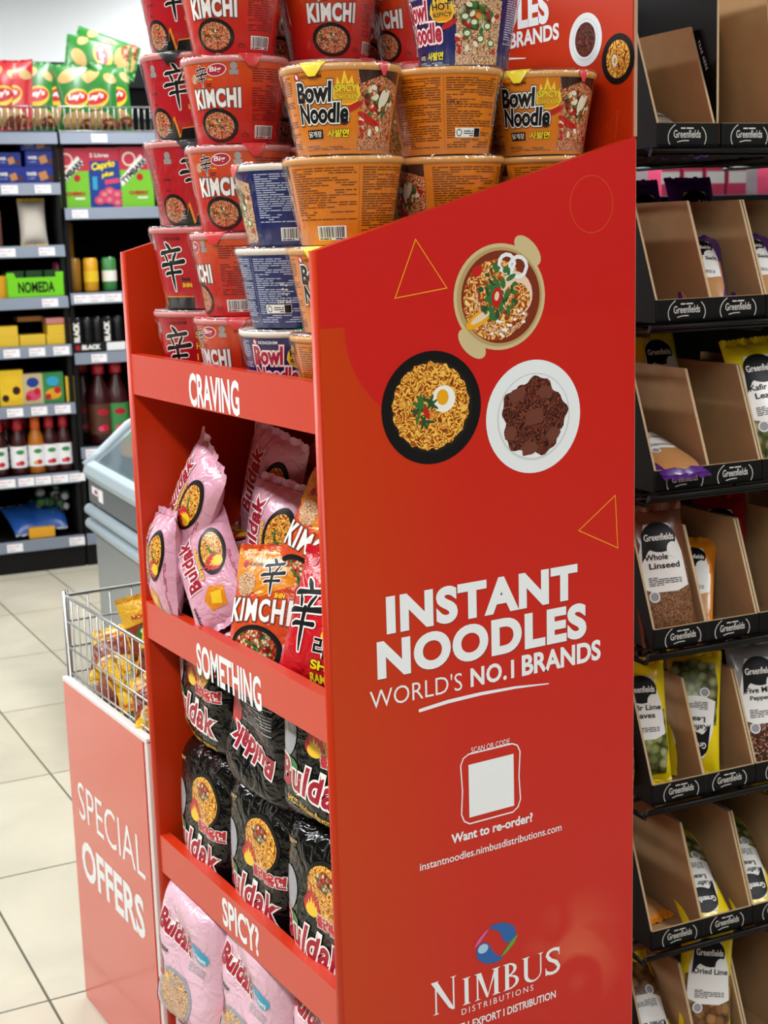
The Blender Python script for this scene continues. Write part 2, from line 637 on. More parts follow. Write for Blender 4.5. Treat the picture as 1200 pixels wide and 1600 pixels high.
class Art:
    def __init__(s):
        s.L = []

    def raw(s, vs, fs, m, lvl):
        s.L.append((vs, fs, m, lvl))
        return s

    def poly(s, pts, m, lvl):
        tri = geometry.tessellate_polygon([[Vector((p[0], p[1], 0)) for p in pts]])
        return s.raw(list(pts), [tuple(t) for t in tri], m, lvl)

    def rect(s, x, y, w, h, m, lvl, rot=0):
        c, sn = math.cos(math.radians(rot)), math.sin(math.radians(rot))
        pts = [(x + a * c - b * sn, y + a * sn + b * c) for a, b in ((0, 0), (w, 0), (w, h), (0, h))]
        return s.raw(pts, [(0, 1, 2, 3)], m, lvl)

    def ell(s, cx, cy, rx, ry, m, lvl, n=28, rot=0, a0=0, a1=360):
        c, sn = math.cos(math.radians(rot)), math.sin(math.radians(rot))
        full = a1 - a0 >= 360
        k = n if full else n + 1
        pts = []
        for i in range(k):
            t = math.radians(a0 + (a1 - a0) * i / n)
            a, b = rx * math.cos(t), ry * math.sin(t)
            pts.append((cx + a * c - b * sn, cy + a * sn + b * c))
        vs = [(cx, cy)] + pts
        fs = [(0, i + 1, (i + 1) % k + 1) for i in range(k if full else k - 1)]
        return s.raw(vs, fs, m, lvl)

    def stroke(s, pts, w, m, lvl, closed=False, taper=False):
        n = len(pts)
        vs = []
        for i, p in enumerate(pts):
            a = pts[(i - 1) % n] if closed or i > 0 else p
            b = pts[(i + 1) % n] if closed or i < n - 1 else p
            dx, dy = b[0] - a[0], b[1] - a[1]
            l = math.hypot(dx, dy) or 1
            ww = w[i] if isinstance(w, (list, tuple)) else w
            k = 1.0
            if 0 < i < n - 1 or closed:
                d1 = Vector((p[0] - a[0], p[1] - a[1]))
                d2 = Vector((b[0] - p[0], b[1] - p[1]))
                if d1.length and d2.length:
                    k = 1 / max(0.35, math.cos(d1.angle(d2) / 2))
            vs += [(p[0] - dy / l * ww / 2 * k, p[1] + dx / l * ww / 2 * k), (p[0] + dy / l * ww / 2 * k, p[1] - dx / l * ww / 2 * k)]
        fs = []
        for i in range(n if closed else n - 1):
            j = (i + 1) % n
            fs.append((2 * i + 1, 2 * j + 1, 2 * j, 2 * i))
        return s.raw(vs, fs, m, lvl)

    def text(s, body, x, y, w, h, m, lvl, off=0.0, shear=0.0, outs=(), rot=0, spacing=1.0, warp=None):
        """lettering fitted into the box x, y, w, h; outs = (material, extra offset) layers below it"""
        vs0, _ = glyphs(body, off, shear, spacing)
        x0, x1 = min(v[0] for v in vs0), max(v[0] for v in vs0)
        y0, y1 = min(v[1] for v in vs0), max(v[1] for v in vs0)
        kx, ky = w / (x1 - x0), h / (y1 - y0)
        c, sn = math.cos(math.radians(rot)), math.sin(math.radians(rot))
        k = len(outs)
        for i, (mm, o) in enumerate([(m, 0.0)] + list(outs)):
            vs, fs = glyphs(body, off + o, shear, spacing)
            P = []
            for a, b in vs:
                a, b = (a - x0) * kx, (b - y0) * ky
                if warp:
                    a, b = warp(a / w, b / h, w, h)
                P.append((x + a * c - b * sn, y + a * sn + b * c))
            s.raw(P, fs, mm, lvl + (k - i) * 0.3)
        return s

    def small_print(s, x, y, w, h, n, m, lvl, seed=1, fill=0.45):
        """illegible fine print: broken hairlines"""
        rnd = random.Random(seed)
        lh = h / n
        for i in range(n):
            xx = x
            while xx < x + w - lh:
                l = rnd.uniform(1.5, 7) * lh
                l = min(l, x + w - xx)
                if rnd.random() < 0.9:
                    s.rect(xx, y + i * lh, l, lh * fill, m, lvl)
                xx += l + lh * 0.6
                if rnd.random() < 0.05:
                    break
        return s

    def barcode(s, x, y, w, h, lvl, seed=3):
        rnd = random.Random(seed)
        s.rect(x, y, w, h, 'ink_white', lvl)
        xx = x + w * 0.05
        while xx < x + w * 0.93:
            a = rnd.choice([1, 1, 2, 3]) * w / 75
            s.rect(xx, y + h * 0.18, a, h * 0.75, 'ink_black', lvl + 0.4)
            xx += a + rnd.choice([1, 1, 2]) * w / 75
        s.small_print(x + w * 0.05, y + h * 0.04, w * 0.9, h * 0.1, 1, 'ink_black', lvl + 0.4, seed, 0.9)
        return s

    def flame(s, cx, cy, w, h, m, lvl):
        pts = [(-.5, .25), (-.42, .55), (-.36, .42), (-.28, .8), (-.18, .55), (-.05, 1.0), (.08, .62), (.2, .85), (.27, .5), (.4, .62), (.5, .25), (.38, .05), (.15, -.05), (-.15, -.05), (-.38, .05)]
        return s.poly([(cx + a * w, cy + b * h) for a, b in pts], m, lvl)

    def noodles_bowl(s, cx, cy, rx, ry, lvl, noodle='noodle_red', rim='bowl_black', veg=True, seed=1, rot=0):
        rnd = random.Random(seed)
        s.ell(cx, cy, rx, ry, rim, lvl, rot=rot)
        s.ell(cx, cy, rx * 0.92, ry * 0.9, 'bowl_black_in' if rim == 'bowl_black' else 'plate_shade', lvl + 0.3, rot=rot)
        s.ell(cx, cy, rx * 0.8, ry * 0.78, noodle, lvl + 0.6, rot=rot)
        if veg:
            for i in range(9):
                a, q = rnd.uniform(0, 2 * PI), rnd.uniform(0, .5)
                s.ell(cx + math.cos(a) * q * rx, cy + math.sin(a) * q * ry, rx * .12, ry * .06, rnd.choice(['herb_green', 'chili_red', 'garlic', 'herb_dark']), lvl + 0.9, 7, rot=rnd.uniform(0, 180))
        return s

    def apply(s, mb, S, us=(), vs=(), eps=0.00022, smooth=False, base=1.0):
        groups = {}
        bm = bmesh.new()
        names = []
        for k_, (V, Fs, m, lvl) in enumerate(s.L):
            lvl += (k_ % 40) * 0.006
            if m not in names:
                names.append(m)
            mi = names.index(m)
            bv = [bm.verts.new((a, b, lvl + base)) for a, b in V]
            for fc in Fs:
                if len(set(fc)) < 3:
                    continue
                try:
                    bm.faces.new([bv[i] for i in fc]).material_index = mi
                except ValueError:
                    pass
        for cuts, no in ((us, (1, 0, 0)), (vs, (0, 1, 0))):
            for q in cuts:
                bmesh.ops.bisect_plane(bm, geom=bm.verts[:] + bm.edges[:] + bm.faces[:], dist=1e-7,
                                       plane_co=(q, 0, 0) if no[0] else (0, q, 0), plane_no=no)
        b = len(mb.v)
        bm.verts.index_update()
        for v in bm.verts:
            p, n = S(v.co.x, v.co.y)
            mb.v.append(tuple(Vector(p) + Vector(n) * (eps * v.co.z)))
        for fc in bm.faces:
            vv = list(fc.verts)
            e1, e2 = vv[1].co - vv[0].co, vv[2].co - vv[0].co
            uv = [(v.co.x, v.co.y) for v in vv]
            idx = [b + v.index for v in vv]
            if fc.normal.z < 0:
                uv, idx = uv[::-1], idx[::-1]
            mb.face(idx, names[fc.material_index], uv, smooth)
        bm.free()
        return mb


def plane_S(o, ex, ey):
    o, ex, ey = Vector(o), Vector(ex).normalized(), Vector(ey).normalized()
    n = ex.cross(ey).normalized()
    return lambda u, v: (o + ex * u + ey * v, n)

# ================================================================== the room
mb = MB(); mb.box(-5, 8, -5, 7.6, -0.05, 0, 'floor_tiles'); struct(mb.build('floor'))
mb = MB(); mb.box(-5, 8, -5, 7.6, 3.2, 3.25, 'ceiling_paint'); struct(mb.build('ceiling'))
mb = MB(); mb.box(-5, 8, 7.6, 7.65, 0, 3.2, 'wall_paint'); struct(mb.build('wall_back'))
mb = MB(); mb.box(8, 8.05, -5, 7.6, 0, 3.2, 'wall_grey'); struct(mb.build('wall_right'))
mb = MB(); mb.box(-5.05, -5, -5, 7.6, 0, 3.2, 'wall_grey'); struct(mb.build('wall_left'))
mb = MB(); mb.box(-5, 8, -5.05, -5, 0, 3.2, 'wall_grey'); struct(mb.build('wall_front'))
for i, (lx, ly, pw) in enumerate(LAMPS):
    t = thing('ceiling_lamp', 'long white ceiling strip lamp out of view above the shop floor', 'lamp', (lx, ly, 3.2), 0, 'ceiling strip lamps')
    mb = MB(); mb.box(-0.17, 0.17, -1.22, 1.22, -0.05, 0, 'wall_paint'); mb.build('housing', t)
    mb = MB(); mb.box(-0.15, 0.15, -1.2, 1.2, -0.06, -0.05, 'lamp_white'); mb.build('diffuser', t)

# ================================================================== the red display stand
W, D, T = 0.60, 0.457, 0.014
Z1, Z2 = 1.4494, 1.5756
LIPS = [(1.3021, 1.2431, 'CRAVING'), (0.9289, 0.8714, 'SOMETHING'), (0.5512, 0.4899, 'SPICY?'), (0.17, 0.0, None)]
stand = thing('display_stand', 'tall red cardboard display stand with four shelves of instant noodles and white lettering', 'display stand', (0, 0, 0))


def pp(px, py):
    q = at(px, py, 1, 0.0)
    return (q.x, q.z)


def boxpx(bl, tl, br):
    """panel text box from its pixels: bottom left, top left, bottom right"""
    a, b, c = pp(*bl), pp(*tl), pp(*br)
    return a[0], a[1], c[0] - a[0], b[1] - a[1]


# near side panel, with its print
A = Art()


def line_art(pts, m, w=0.0011, lvl=1):
    A.stroke([pp(*q) for q in pts], w, m, lvl, closed=True)


line_art([(649, 374), (617, 466), (698, 450)], 'yellow_line')
line_art([(961, 774), (904, 829), (965, 856)], 'yellow_line')
ca, cb, cc = pp(924, 319), pp(957, 316), pp(924, 274)
crx, crz = cb[0] - ca[0], cc[1] - ca[1]
A.stroke([(ca[0] + crx * math.cos(i / 36 * 2 * PI), ca[1] + crz * math.sin(i / 36 * 2 * PI)) for i in range(36)], 0.0009, 'orange_line', 1, closed=True)
# clay pot
rnd = random.Random(5)


def loc_ell(px, py, rx, ry):
    c, a, b = pp(px, py), pp(px + rx, py - rx * 0.17), pp(px, py - ry)
    return c[0], c[1], a[0] - c[0], b[1] - c[1]


cx, cz, rx, rz = loc_ell(781, 464, 70, 84)
for sx, sz, rt in ((0.62, 0.86, -42), (-0.62, -0.86, -42)):
    x0, z0 = cx + sx * rx * 1.0, cz + sz * rz * 0.98
    A.ell(x0, z0, rx * 0.36, rz * 0.2, 'pot_cream', 1, 20, rt)
A.ell(cx, cz, rx, rz, 'pot_cream', 1.6, 48)
A.ell(cx, cz, rx * 0.93, rz * 0.93, 'pot_inner', 2, 48)
A.ell(cx + rx * 0.02, cz, rx * 0.86, rz * 0.87, 'pot_soup', 2.4, 48)
A.ell(cx - rx * 0.1, cz - rz * 0.05, rx * 0.7, rz * 0.76, 'noodle_soup', 2.8, 40)
for i in range(7):
    a = rnd.uniform(0, 2 * PI); q = rnd.uniform(.45, .7)
    A.stroke([(cx + rx * (q * math.cos(a + j * .16)), cz + rz * (q * math.sin(a + j * .16) + .03 * math.sin(j * 2))) for j in range(6)], rx * 0.06, 'noodle_pale', 3)
A.ell(cx + rx * 0.35, cz + rz * 0.05, rx * .36, rz * .42, 'squid', 3.2, 20, 20)
A.ell(cx + rx * 0.36, cz - rz * 0.05, rx * .3, rz * .3, 'noodle_soup', 3.6, 20, 20)
for (dx, dz, q) in ((.15, .62, .17), (.4, .55, .19)):
    A.stroke([(cx + rx * (dx + q * math.cos(t * .55)), cz + rz * (dz + q * math.sin(t * .55))) for t in range(11)], rx * .07, 'plate_white', 4, closed=True)
A.ell(cx - rx * .45, cz - rz * .38, rx * .34, rz * .13, 'egg_yolk', 3.3, 14, 28)
A.ell(cx - rx * .4, cz - rz * .34, rx * .28, rz * .07, 'squid', 3.7, 14, 28)
A.ell(cx - rx * .5, cz + rz * .5, rx * .12, rz * .1, 'chili_red', 3.7, 12, 28)
for i in range(64):
    a, q = rnd.uniform(0, 2 * PI), rnd.uniform(0, .42)
    A.ell(cx - rx * .05 + rx * q * math.cos(a), cz + rz * .08 + rz * q * math.sin(a) * 1.15, rx * rnd.uniform(.06, .12), rz * rnd.uniform(.025, .06), rnd.choice(['herb_green', 'herb_green', 'herb_dark']), 4.3 + (i % 3) * .3, 8, rnd.uniform(0, 180))
A.ell(cx - rx * .08, cz + rz * .0, rx * .11, rz * .19, 'chili_red', 5.5, 14, -12)
A.ell(cx - rx * .08, cz + rz * .02, rx * .05, rz * .09, 'squid', 5.9, 10, -12)
for i in range(14):
    a, q = rnd.uniform(-1.9, -.5), rnd.uniform(.45, .75)
    A.ell(cx + rx * q * math.cos(a), cz + rz * q * math.sin(a), rx * .04, rz * .03, 'egg_white', 4.2, 7)
# black bowl
cx, cz, rx, rz = loc_ell(675, 637, 76, 89)
A.ell(cx, cz, rx, rz, 'bowl_black', 1.6, 56)
A.ell(cx, cz + rz * .02, rx * .82, rz * .82, 'bowl_black_in', 2, 48)
bl = []
for i in range(60):
    t = i / 60 * 2 * PI
    q = 0.77 + 0.02 * math.sin(t * 17) + .015 * math.sin(t * 29)
    bl.append((cx - rx * .02 + rx * q * math.cos(t), cz + rz * .03 + rz * q * math.sin(t)))
A.poly(bl, 'noodle_gold', 2.4)
A.ell(cx + rx * .23, cz + rz * .14, rx * .24, rz * .24, 'egg_white', 3, 24, 10)
A.ell(cx + rx * .21, cz + rz * .17, rx * .12, rz * .14, 'egg_yolk', 3.4, 18)
for i in range(16):
    a = rnd.uniform(0, 2 * PI)
    A.ell(cx - rx * .14 + rx * .16 * math.cos(a), cz - rz * .05 + rz * .2 * math.sin(a), rx * .15, rz * .03, rnd.choice(['herb_green', 'herb_dark']), 3.4 + (i % 3) * .3, 8, rnd.uniform(0, 180))
A.ell(cx - rx * .12, cz - rz * .08, rx * .05, rz * .12, 'chili_red', 4.6, 12, 25)
# white plate
cx, cz, rx, rz = loc_ell(834, 651, 72, 89)
A.ell(cx, cz, rx, rz, 'plate_white', 1.6, 56)
A.ell(cx, cz, rx * .77, rz * .77, 'plate_shade', 2, 48)
A.ell(cx, cz + rz * .01, rx * .74, rz * .74, 'plate_white', 2.3, 48)
bl = []
for i in range(60):
    t = i / 60 * 2 * PI
    q = 0.67 + 0.05 * math.sin(t * 5 + 1) + .03 * math.sin(t * 13)
    bl.append((cx + rx * q * math.cos(t), cz + rz * q * math.sin(t)))
A.poly(bl, 'noodle_choco', 2.8)
for dx, dz, s_, r_ in ((0, 0, .2, 8), (-.36, .4, .17, 30), (.25, .42, .16, -30), (-.5, -.25, .15, 80), (.4, -.35, .16, 40), (-.1, -.55, .17, 10)):
    q = [(-1, -.7), (-.9, .6), (-.1, .85), (.9, .6), (1, -.5), (.2, -.8)]
    c_, n_ = math.cos(math.radians(r_)), math.sin(math.radians(r_))
    A.poly([(cx + rx * (dx + s_ * (a * c_ - b * n_)), cz + rz * (dz + s_ * .85 * (a * n_ + b * c_))) for a, b in q], 'meat_brown', 3.3)
# lettering
SH = (('print_shadow', 0.035),)
for body, q, off, lv in (('INSTANT', ((604, 992), (603, 932), (902, 938)), .05, 2), ('NOODLES', ((589.8, 1063), (588, 1003), (916, 993)), .05, 2)):
    b = boxpx(*q)
    A.text(body, b[0] + .0008, b[1] - .0008, b[2], b[3], 'print_shadow', 1, off, spacing=1.10)
    A.text(body, b[0], b[1], b[2], b[3], 'white_print', lv, off, spacing=1.10)
A.text("WORLD'S", *boxpx((578, 1109), (577, 1080), (722, 1076)), 'white_print', 2, -.004)
A.text('NO.1', *boxpx((735, 1074), (735, 1044), (803, 1059)), 'white_print', 2, .03, spacing=1.06)
A.text('BRANDS', *boxpx((815, 1057), (814, 1024), (938, 1030)), 'white_print', 2, .035)
q = [pp(656, 1110), pp(700, 1096), pp(750, 1084), pp(805, 1074), pp(857, 1068)]
A.stroke(q, [.0044, .0048, .0044, .0034, .0014], 'white_print', 2)
A.ell(q[0][0], q[0][1], .0022, .0022, 'white_print', 2)
A.text('SCAN QR CODE', *boxpx((736, 1178), (736, 1168), (796, 1164)), 'white_print', 2, 0)
q0, q1 = pp(721, 1284), pp(812, 1170)
fx0, fx1, fz0, fz1 = q0[0], q1[0], pp(766, 1278)[1], pp(766, 1170)[1]
rr = [(fx0 + .012, fz0), (fx1 - .012, fz0), (fx1 - .004, fz0 + .005), (fx1, fz0 + .015), (fx1 - .002, (fz0 + fz1) / 2), (fx1, fz1 - .013), (fx1 - .004, fz1 - .004), (fx1 - .012, fz1),
      (fx0 + .012, fz1), (fx0 + .004, fz1 - .004), (fx0, fz1 - .013), (fx0 + .002, (fz0 + fz1) / 2), (fx0, fz0 + .015), (fx0 + .004, fz0 + .005)]
A.stroke(rr, .0018, 'white_print', 2, closed=True)
b0, b1 = pp(733, 1276), pp(802, 1180)
A.rect(b0[0], pp(768, 1268)[1], b1[0] - b0[0], pp(768, 1186)[1] - pp(768, 1268)[1], 'white_print', 2)
A.text('Want to re-order?', *boxpx((705, 1319), (704, 1304), (832, 1289)), 'white_print', 2, .03)
A.text('instantnoodles.nimbusdistributions.com', *boxpx((656, 1361), (655, 1349), (877, 1299)), 'white_print', 2, .008)
# company mark and name
lx, lz, lrx, lrz = loc_ell(775, 1473, 33, 30)


def mark(pts, m, lv):
    A.poly([(lx + a * lrx, lz + b * lrz) for a, b in pts], m, lv)


mark([(-.35, .92), (0, 1.02), (.45, .92), (.85, .6), (.95, .2), (.85, -.1), (.6, -.2), (.35, -.05), (.25, .3), (.05, .65), (-.3, .85)], 'logo_blue', 2)
mark([(.3, -.92), (0, -1.02), (-.45, -.95), (-.85, -.6), (-.95, -.2), (-.85, .12), (-.6, .25), (-.35, .1), (-.2, -.3), (0, -.62), (.25, -.8)], 'logo_blue', 2)
A.ell(lx - lrx * .62, lz - lrz * .08, lrx * .24, lrz * .24, 'logo_pale', 2.5, 18)
mark([(-1.05, .08), (-.85, .45), (-.5, .8), (-.3, .87), (-.55, .55), (-.8, .22)], 'logo_pink', 2.4)
mark([(1.05, .1), (.85, -.3), (.45, -.72), (.2, -.8), (.5, -.4), (.75, -.08)], 'logo_green', 2.4)
nx, nz, nw, nh = boxpx((674, 1588), (671, 1536), (876, 1533))
nh2 = nh * .80


def seg(x, pts, w=None):
    A.poly([(nx + (x + a) * nw, nz + b * nh2) for a, b in pts], 'white_print', 2)


def stem(x, w, y0=0.0, y1=1.0, s0=True, s1=True, k=1.0):
    seg(x, [(-w / 2, y0), (w / 2, y0), (w / 2, y1), (-w / 2, y1)])
    if s0: seg(x, [(-w / 2 - .018, y0), (w / 2 + .018, y0), (w / 2, y0 + .05), (-w / 2, y0 + .05)])
    if s1: seg(x, [(-w / 2 - .018, y1), (-w / 2, y1 - .05), (w / 2, y1 - .05), (w / 2 + .018, y1)])


stem(.035, .012, 0, 1.22); stem(.165, .012, 0, 1.22, False, True)
seg(0, [(.0, 1.22), (.045, 1.22), (.172, 0), (.155, 0), (.13, .1)])
stem(.262, .03)
stem(.345, .012); stem(.488, .032)
seg(0, [(.338, 1.0), (.374, 1.0), (.424, .12), (.412, 0)]); seg(0, [(.412, 0), (.424, .12), (.476, 1.0), (.492, 1.0), (.422, 0)])
stem(.572, .03)
for y0, y1, r in ((.52, 1.0, .068), (0, .54, .084)):
    n = 10
    o_ = [(.58 + r * math.sin(PI * i / n), (y0 + y1) / 2 + (y1 - y0) / 2 * math.cos(PI * i / n)) for i in range(n + 1)]
    i_ = [(.58 + (r - .026) * math.sin(PI * i / n), (y0 + y1) / 2 + ((y1 - y0) / 2 - .05) * math.cos(PI * i / n)) for i in range(n + 1)]
    for i in range(n):
        seg(0, [o_[i], o_[i + 1], i_[i + 1], i_[i]])
stem(.72, .03, .3, 1, False, True); stem(.838, .011, .3, 1, False, True)
n = 10
o_ = [(.7742 - .069 * math.cos(PI * i / n), .3 - .32 * math.sin(PI * i / n)) for i in range(n + 1)]
i_ = [(.784 - .049 * math.cos(PI * i / n), .3 - .25 * math.sin(PI * i / n)) for i in range(n + 1)]
for i in range(n):
    seg(0, [o_[i], o_[i + 1], i_[i + 1], i_[i]])
A.text('S', nx + .878 * nw, nz + .0 * nh2, .118 * nw, nh2 * 1.03, 'white_print', 2, -.004)
seg(0, [(.978, .99), (.99, .99), (.99, .70), (.984, .70)]); seg(0, [(.876, .03), (.888, .03), (.882, .32), (.876, .32)])
A.text('DISTRIBUTIONS', *boxpx((721, 1586), (720, 1577), (833, 1554)), 'white_print', 2, 0, spacing=1.4)
b = boxpx((738, 1605), (737, 1593), (868, 1563))
A.text('EXPORT I DISTRIBUTION', *b, 'white_print', 2, .02)
A.text('IMPORT I', b[0] - b[2] * .44, b[1], b[2] * .40, b[3], 'white_print', 2, .02)

mb = MB()
mb.prism([(0, 0.0), (D, 0.0), (D, Z2), (0, Z1)], 1, 0.0, T, 'card_red')
S = plane_S((0, 0, 0), (1, 0, 0), (0, 0, 1))
P = Art(); P.poly([(0.0015, 0.0), (D, 0.0), (D, Z2), (0.0015, Z1)], 'panel_print', 0)
P.apply(mb, S, base=0.4)
A.apply(mb, S, base=0.6)
mb.tube([(0.002, T / 2, 0), (0.002, T / 2, Z1)], T / 2, 'card_red', 12)
mb.box(D - .001, D + .0015, 0.001, .003, 0, Z2 - .004, 'card_edge')
mb.build('side_panel', stand)
mb = MB()
mb.prism([(0, 0.0), (D, 0.0), (D, Z2), (0, Z1)], 1, W - T, W, 'card_red')
mb.tube([(0.002, W - T / 2, 0), (0.002, W - T / 2, Z1)], T / 2, 'card_red', 12)
mb.build('side_panel', stand)
mb = MB(); mb.box(D - .012, D, T, W - T, 0.0, 1.24, 'card_red'); mb.build('back_panel', stand)

# header board facing the front, with the same print as the side
HX = D - 0.006
A = Art()


def hp(px, py):
    q = at(px, py, 0, HX)
    return (-q.y, q.z)


def hbox(bl, tl, br):
    a, b, c = hp(*bl), hp(*tl), hp(*br)
    return a[0], a[1], c[0] - a[0], b[1] - a[1]


b = hbox((795, 50), (795, 2), (858, 38))
A.text('NOODLES', b[0] - b[2] * 1.45, b[1], b[2] * 2.45, b[3] * 1.12, 'white_print', 2, .05)
A.text('INSTANT', b[0] - b[2] * 1.4, b[1] + b[3] * 1.2, b[2] * 2.3, b[3] * 1.12, 'white_print', 2, .05)
b = hbox((797, 77), (797, 52), (874, 68))
A.text('BRANDS', *b, 'white_print', 2, .035)
A.text('NO.1', b[0] - b[2] * .62, b[1], b[2] * .52, b[3], 'white_print', 2, .035)
A.text("WORLD'S", b[0] - b[2] * 1.9, b[1], b[2] * 1.15, b[3], 'white_print', 2, 0)
q = [hp(740, 96), hp(790, 92), hp(822, 91)]
A.stroke(q, [.003, .003, .0012], 'white_print', 2)
c0 = hp(915, 62); e0, e1 = hp(941, 62), hp(915, 20)
cx, cz, rx, rz = c0[0], c0[1], e0[0] - c0[0], e1[1] - c0[1]
A.ell(cx, cz, rx, rz, 'plate_white', 1.6, 40); A.ell(cx, cz, rx * .78, rz * .78, 'plate_shade', 2, 40); A.ell(cx, cz, rx * .75, rz * .75, 'plate_white', 2.3, 40)
A.ell(cx, cz, rx * .62, rz * .65, 'noodle_choco', 2.7, 30)
c0 = hp(966, 92); e0 = hp(992, 90); e1 = hp(966, 52)
cx, cz, rx, rz = c0[0], c0[1], e0[0] - c0[0], e1[1] - c0[1]
A.ell(cx, cz, rx, rz, 'bowl_black', 1.6, 40); A.ell(cx, cz, rx * .72, rz * .75, 'noodle_gold', 2.2, 30)
A.ell(cx - rx * .2, cz - rz * .05, rx * .17, rz * .24, 'egg_white', 2.8, 16); A.ell(cx - rx * .18, cz - rz * .05, rx * .08, rz * .12, 'egg_yolk', 3.2, 12)
A.stroke([hp(966, 172), hp(948, 197), hp(962, 216)], .001, 'orange_line', 1.5, closed=True)
A.stroke([hp(560 + 40 * math.cos(i / 24 * 2 * PI), 30 + 44 * math.sin(i / 24 * 2 * PI)) for i in range(24)], .001, 'yellow_line', 1.5, closed=True)
mb = MB()
mb.box(HX, D, 0.0, W, 1.24, 2.02, 'card_red')
A.apply(mb, plane_S((HX, 0, 0), (0, -1, 0), (0, 0, 1)), base=.5)
mb.box(HX + .002, D + .001, -0.0012, 0, Z2, 2.02, 'card_edge')
mb.build('header_board', stand)

# shelves and lips
for i, (zt, zb, word) in enumerate(LIPS):
    mb = MB()
    zs = zb + 0.008
    if zb > 0:
        mb.box(0.012, D - .012, T, W - T, zs - .006, zs, 'card_red')
    else:
        mb.box(0.012, D - .012, T, W - T, .11, .118, 'card_red')
    sh = mb.build('shelf', stand)
    mb = MB()
    x1 = 0.016
    mb.box(-0.0015, x1, T * .6, W - T * .9, zb, zt, 'card_lip')
    if word:
        A = Art()
        pts = {'CRAVING': ((297, 634), (297, 582), (375, 645)), 'SOMETHING': ((309, 1053), (307, 1003), (409, 1095)), 'SPICY?': ((349, 1444), (347, 1399), (406, 1491))}[word]
        def lp(px, py):
            q = at(px, py, 0, -0.0015)
            return (-q.y, q.z)
        a, b, c = lp(*pts[0]), lp(*pts[1]), lp(*pts[2])
        A.text(word, a[0], a[1], c[0] - a[0], b[1] - a[1], 'white_print', 1, .03)
        A.apply(mb, plane_S((-0.0015, 0, 0), (0, -1, 0), (0, 0, 1)), base=.5)
    mb.build('shelf_lip', stand)

# ================================================================== noodle cups
R_REF = 0.0635
DEG = PI / 180 * R_REF


def cup_S(rb, rt, H):
    sl = math.atan2(rt - rb, H)
    def S(u, v):
        a = u / R_REF
        r = rb + (rt - rb) * v / H
        return Vector((r * math.cos(a), r * math.sin(a), v)), Vector((math.cos(a) * math.cos(sl), math.sin(a) * math.cos(sl), -math.sin(sl)))
    return S


NSEG = 72
CUTS = [2 * PI * k / NSEG * R_REF for k in range(-NSEG, NSEG + 1)]


def make_cup(name, label, pitch, art, body_mat, rim_mat, lid_mat, tabs, seed):
    t = thing(name, label, 'noodle cup')
    H = pitch - 0.007
    rb, rt = 0.0520, 0.0685
    S = cup_S(rb, rt, H)
    mb = MB()
    us = [2 * PI * k / NSEG * R_REF for k in range(NSEG + 1)]
    mb.surf(S, us, [0, H], body_mat)
    mb.lathe([(0.001, 0.003), (rb - .003, .003), (rb - .0015, 0), (rb, 0)], body_mat, NSEG)
    art(H).apply(mb, S, us=[c for c in CUTS if -1.8 * PI * R_REF < c < 1.8 * PI * R_REF], eps=.00016, smooth=True)
    mb.build('cup_body', t)
    mb = MB()
    mb.lathe([(rt, H - .004), (rt + .0022, H - .002), (rt + .0027, H + .0005), (rt + .0022, H + .003), (rt, H + .0042)], rim_mat, 56, caps=False)
    mb.build('rim', t)
    mb = MB()
    mb.lathe([(0.0005, H + .0056), (rt * .6, H + .0052), (rt * .93, H + .0046), (rt + .001, H + .0048)], lid_mat, 48)
    for a, mm, w in tabs:
        a = math.radians(a)
        n = 5
        pr = []
        for j, (rr, zz) in enumerate(((rt * .7, H + .0062), (rt + .0015, H + .0058), (rt + .0042, H + .001), (rt + .0038, H - .010))):
            for i in range(n):
                s_ = (i / (n - 1) - .5) * w * (1.0 if j < 2 else .7 if j == 2 else .25)
                pr.append((rr * math.cos(a + s_), rr * math.sin(a + s_), zz))
        mb.add(pr, [(j * n + i, j * n + i + 1, (j + 1) * n + i + 1, (j + 1) * n + i) for j in range(3) for i in range(n - 1)], mm, True)
    mb.build('lid', t)
    rnd = random.Random(seed)
    ph = [rnd.uniform(0, 6.28) for _ in range(6)]
    def wob(a, z):
        q = z / H
        return 0.0011 * math.sin(9 * a + ph[0] + 3 * q) * (1 - abs(2 * q - 1)) + .0007 * math.sin(17 * a + ph[1] - 4 * q) + .0006 * math.sin(29 * a + ph[2])
    mb = MB()
    mb.lathe([(rb * .8, .0008), (rb + .0022, .0012), (rb + .005, H * .25), (rb + .0095, H * .5), (rb + .0145, H * .75), (rt + .0035, H * .95), (rt + .0040, H + .003), (rt + .0010, H + .0068)], 'shrink_film', 72, wob=wob, caps=False)
    mb.build('shrink_wrap', t)
    return t


def logo_text(A, body, x, y, w, h, m, outs, sh=.12, off=.04):
    A.text(body, x, y, w, h, m, 4, off, sh, outs)


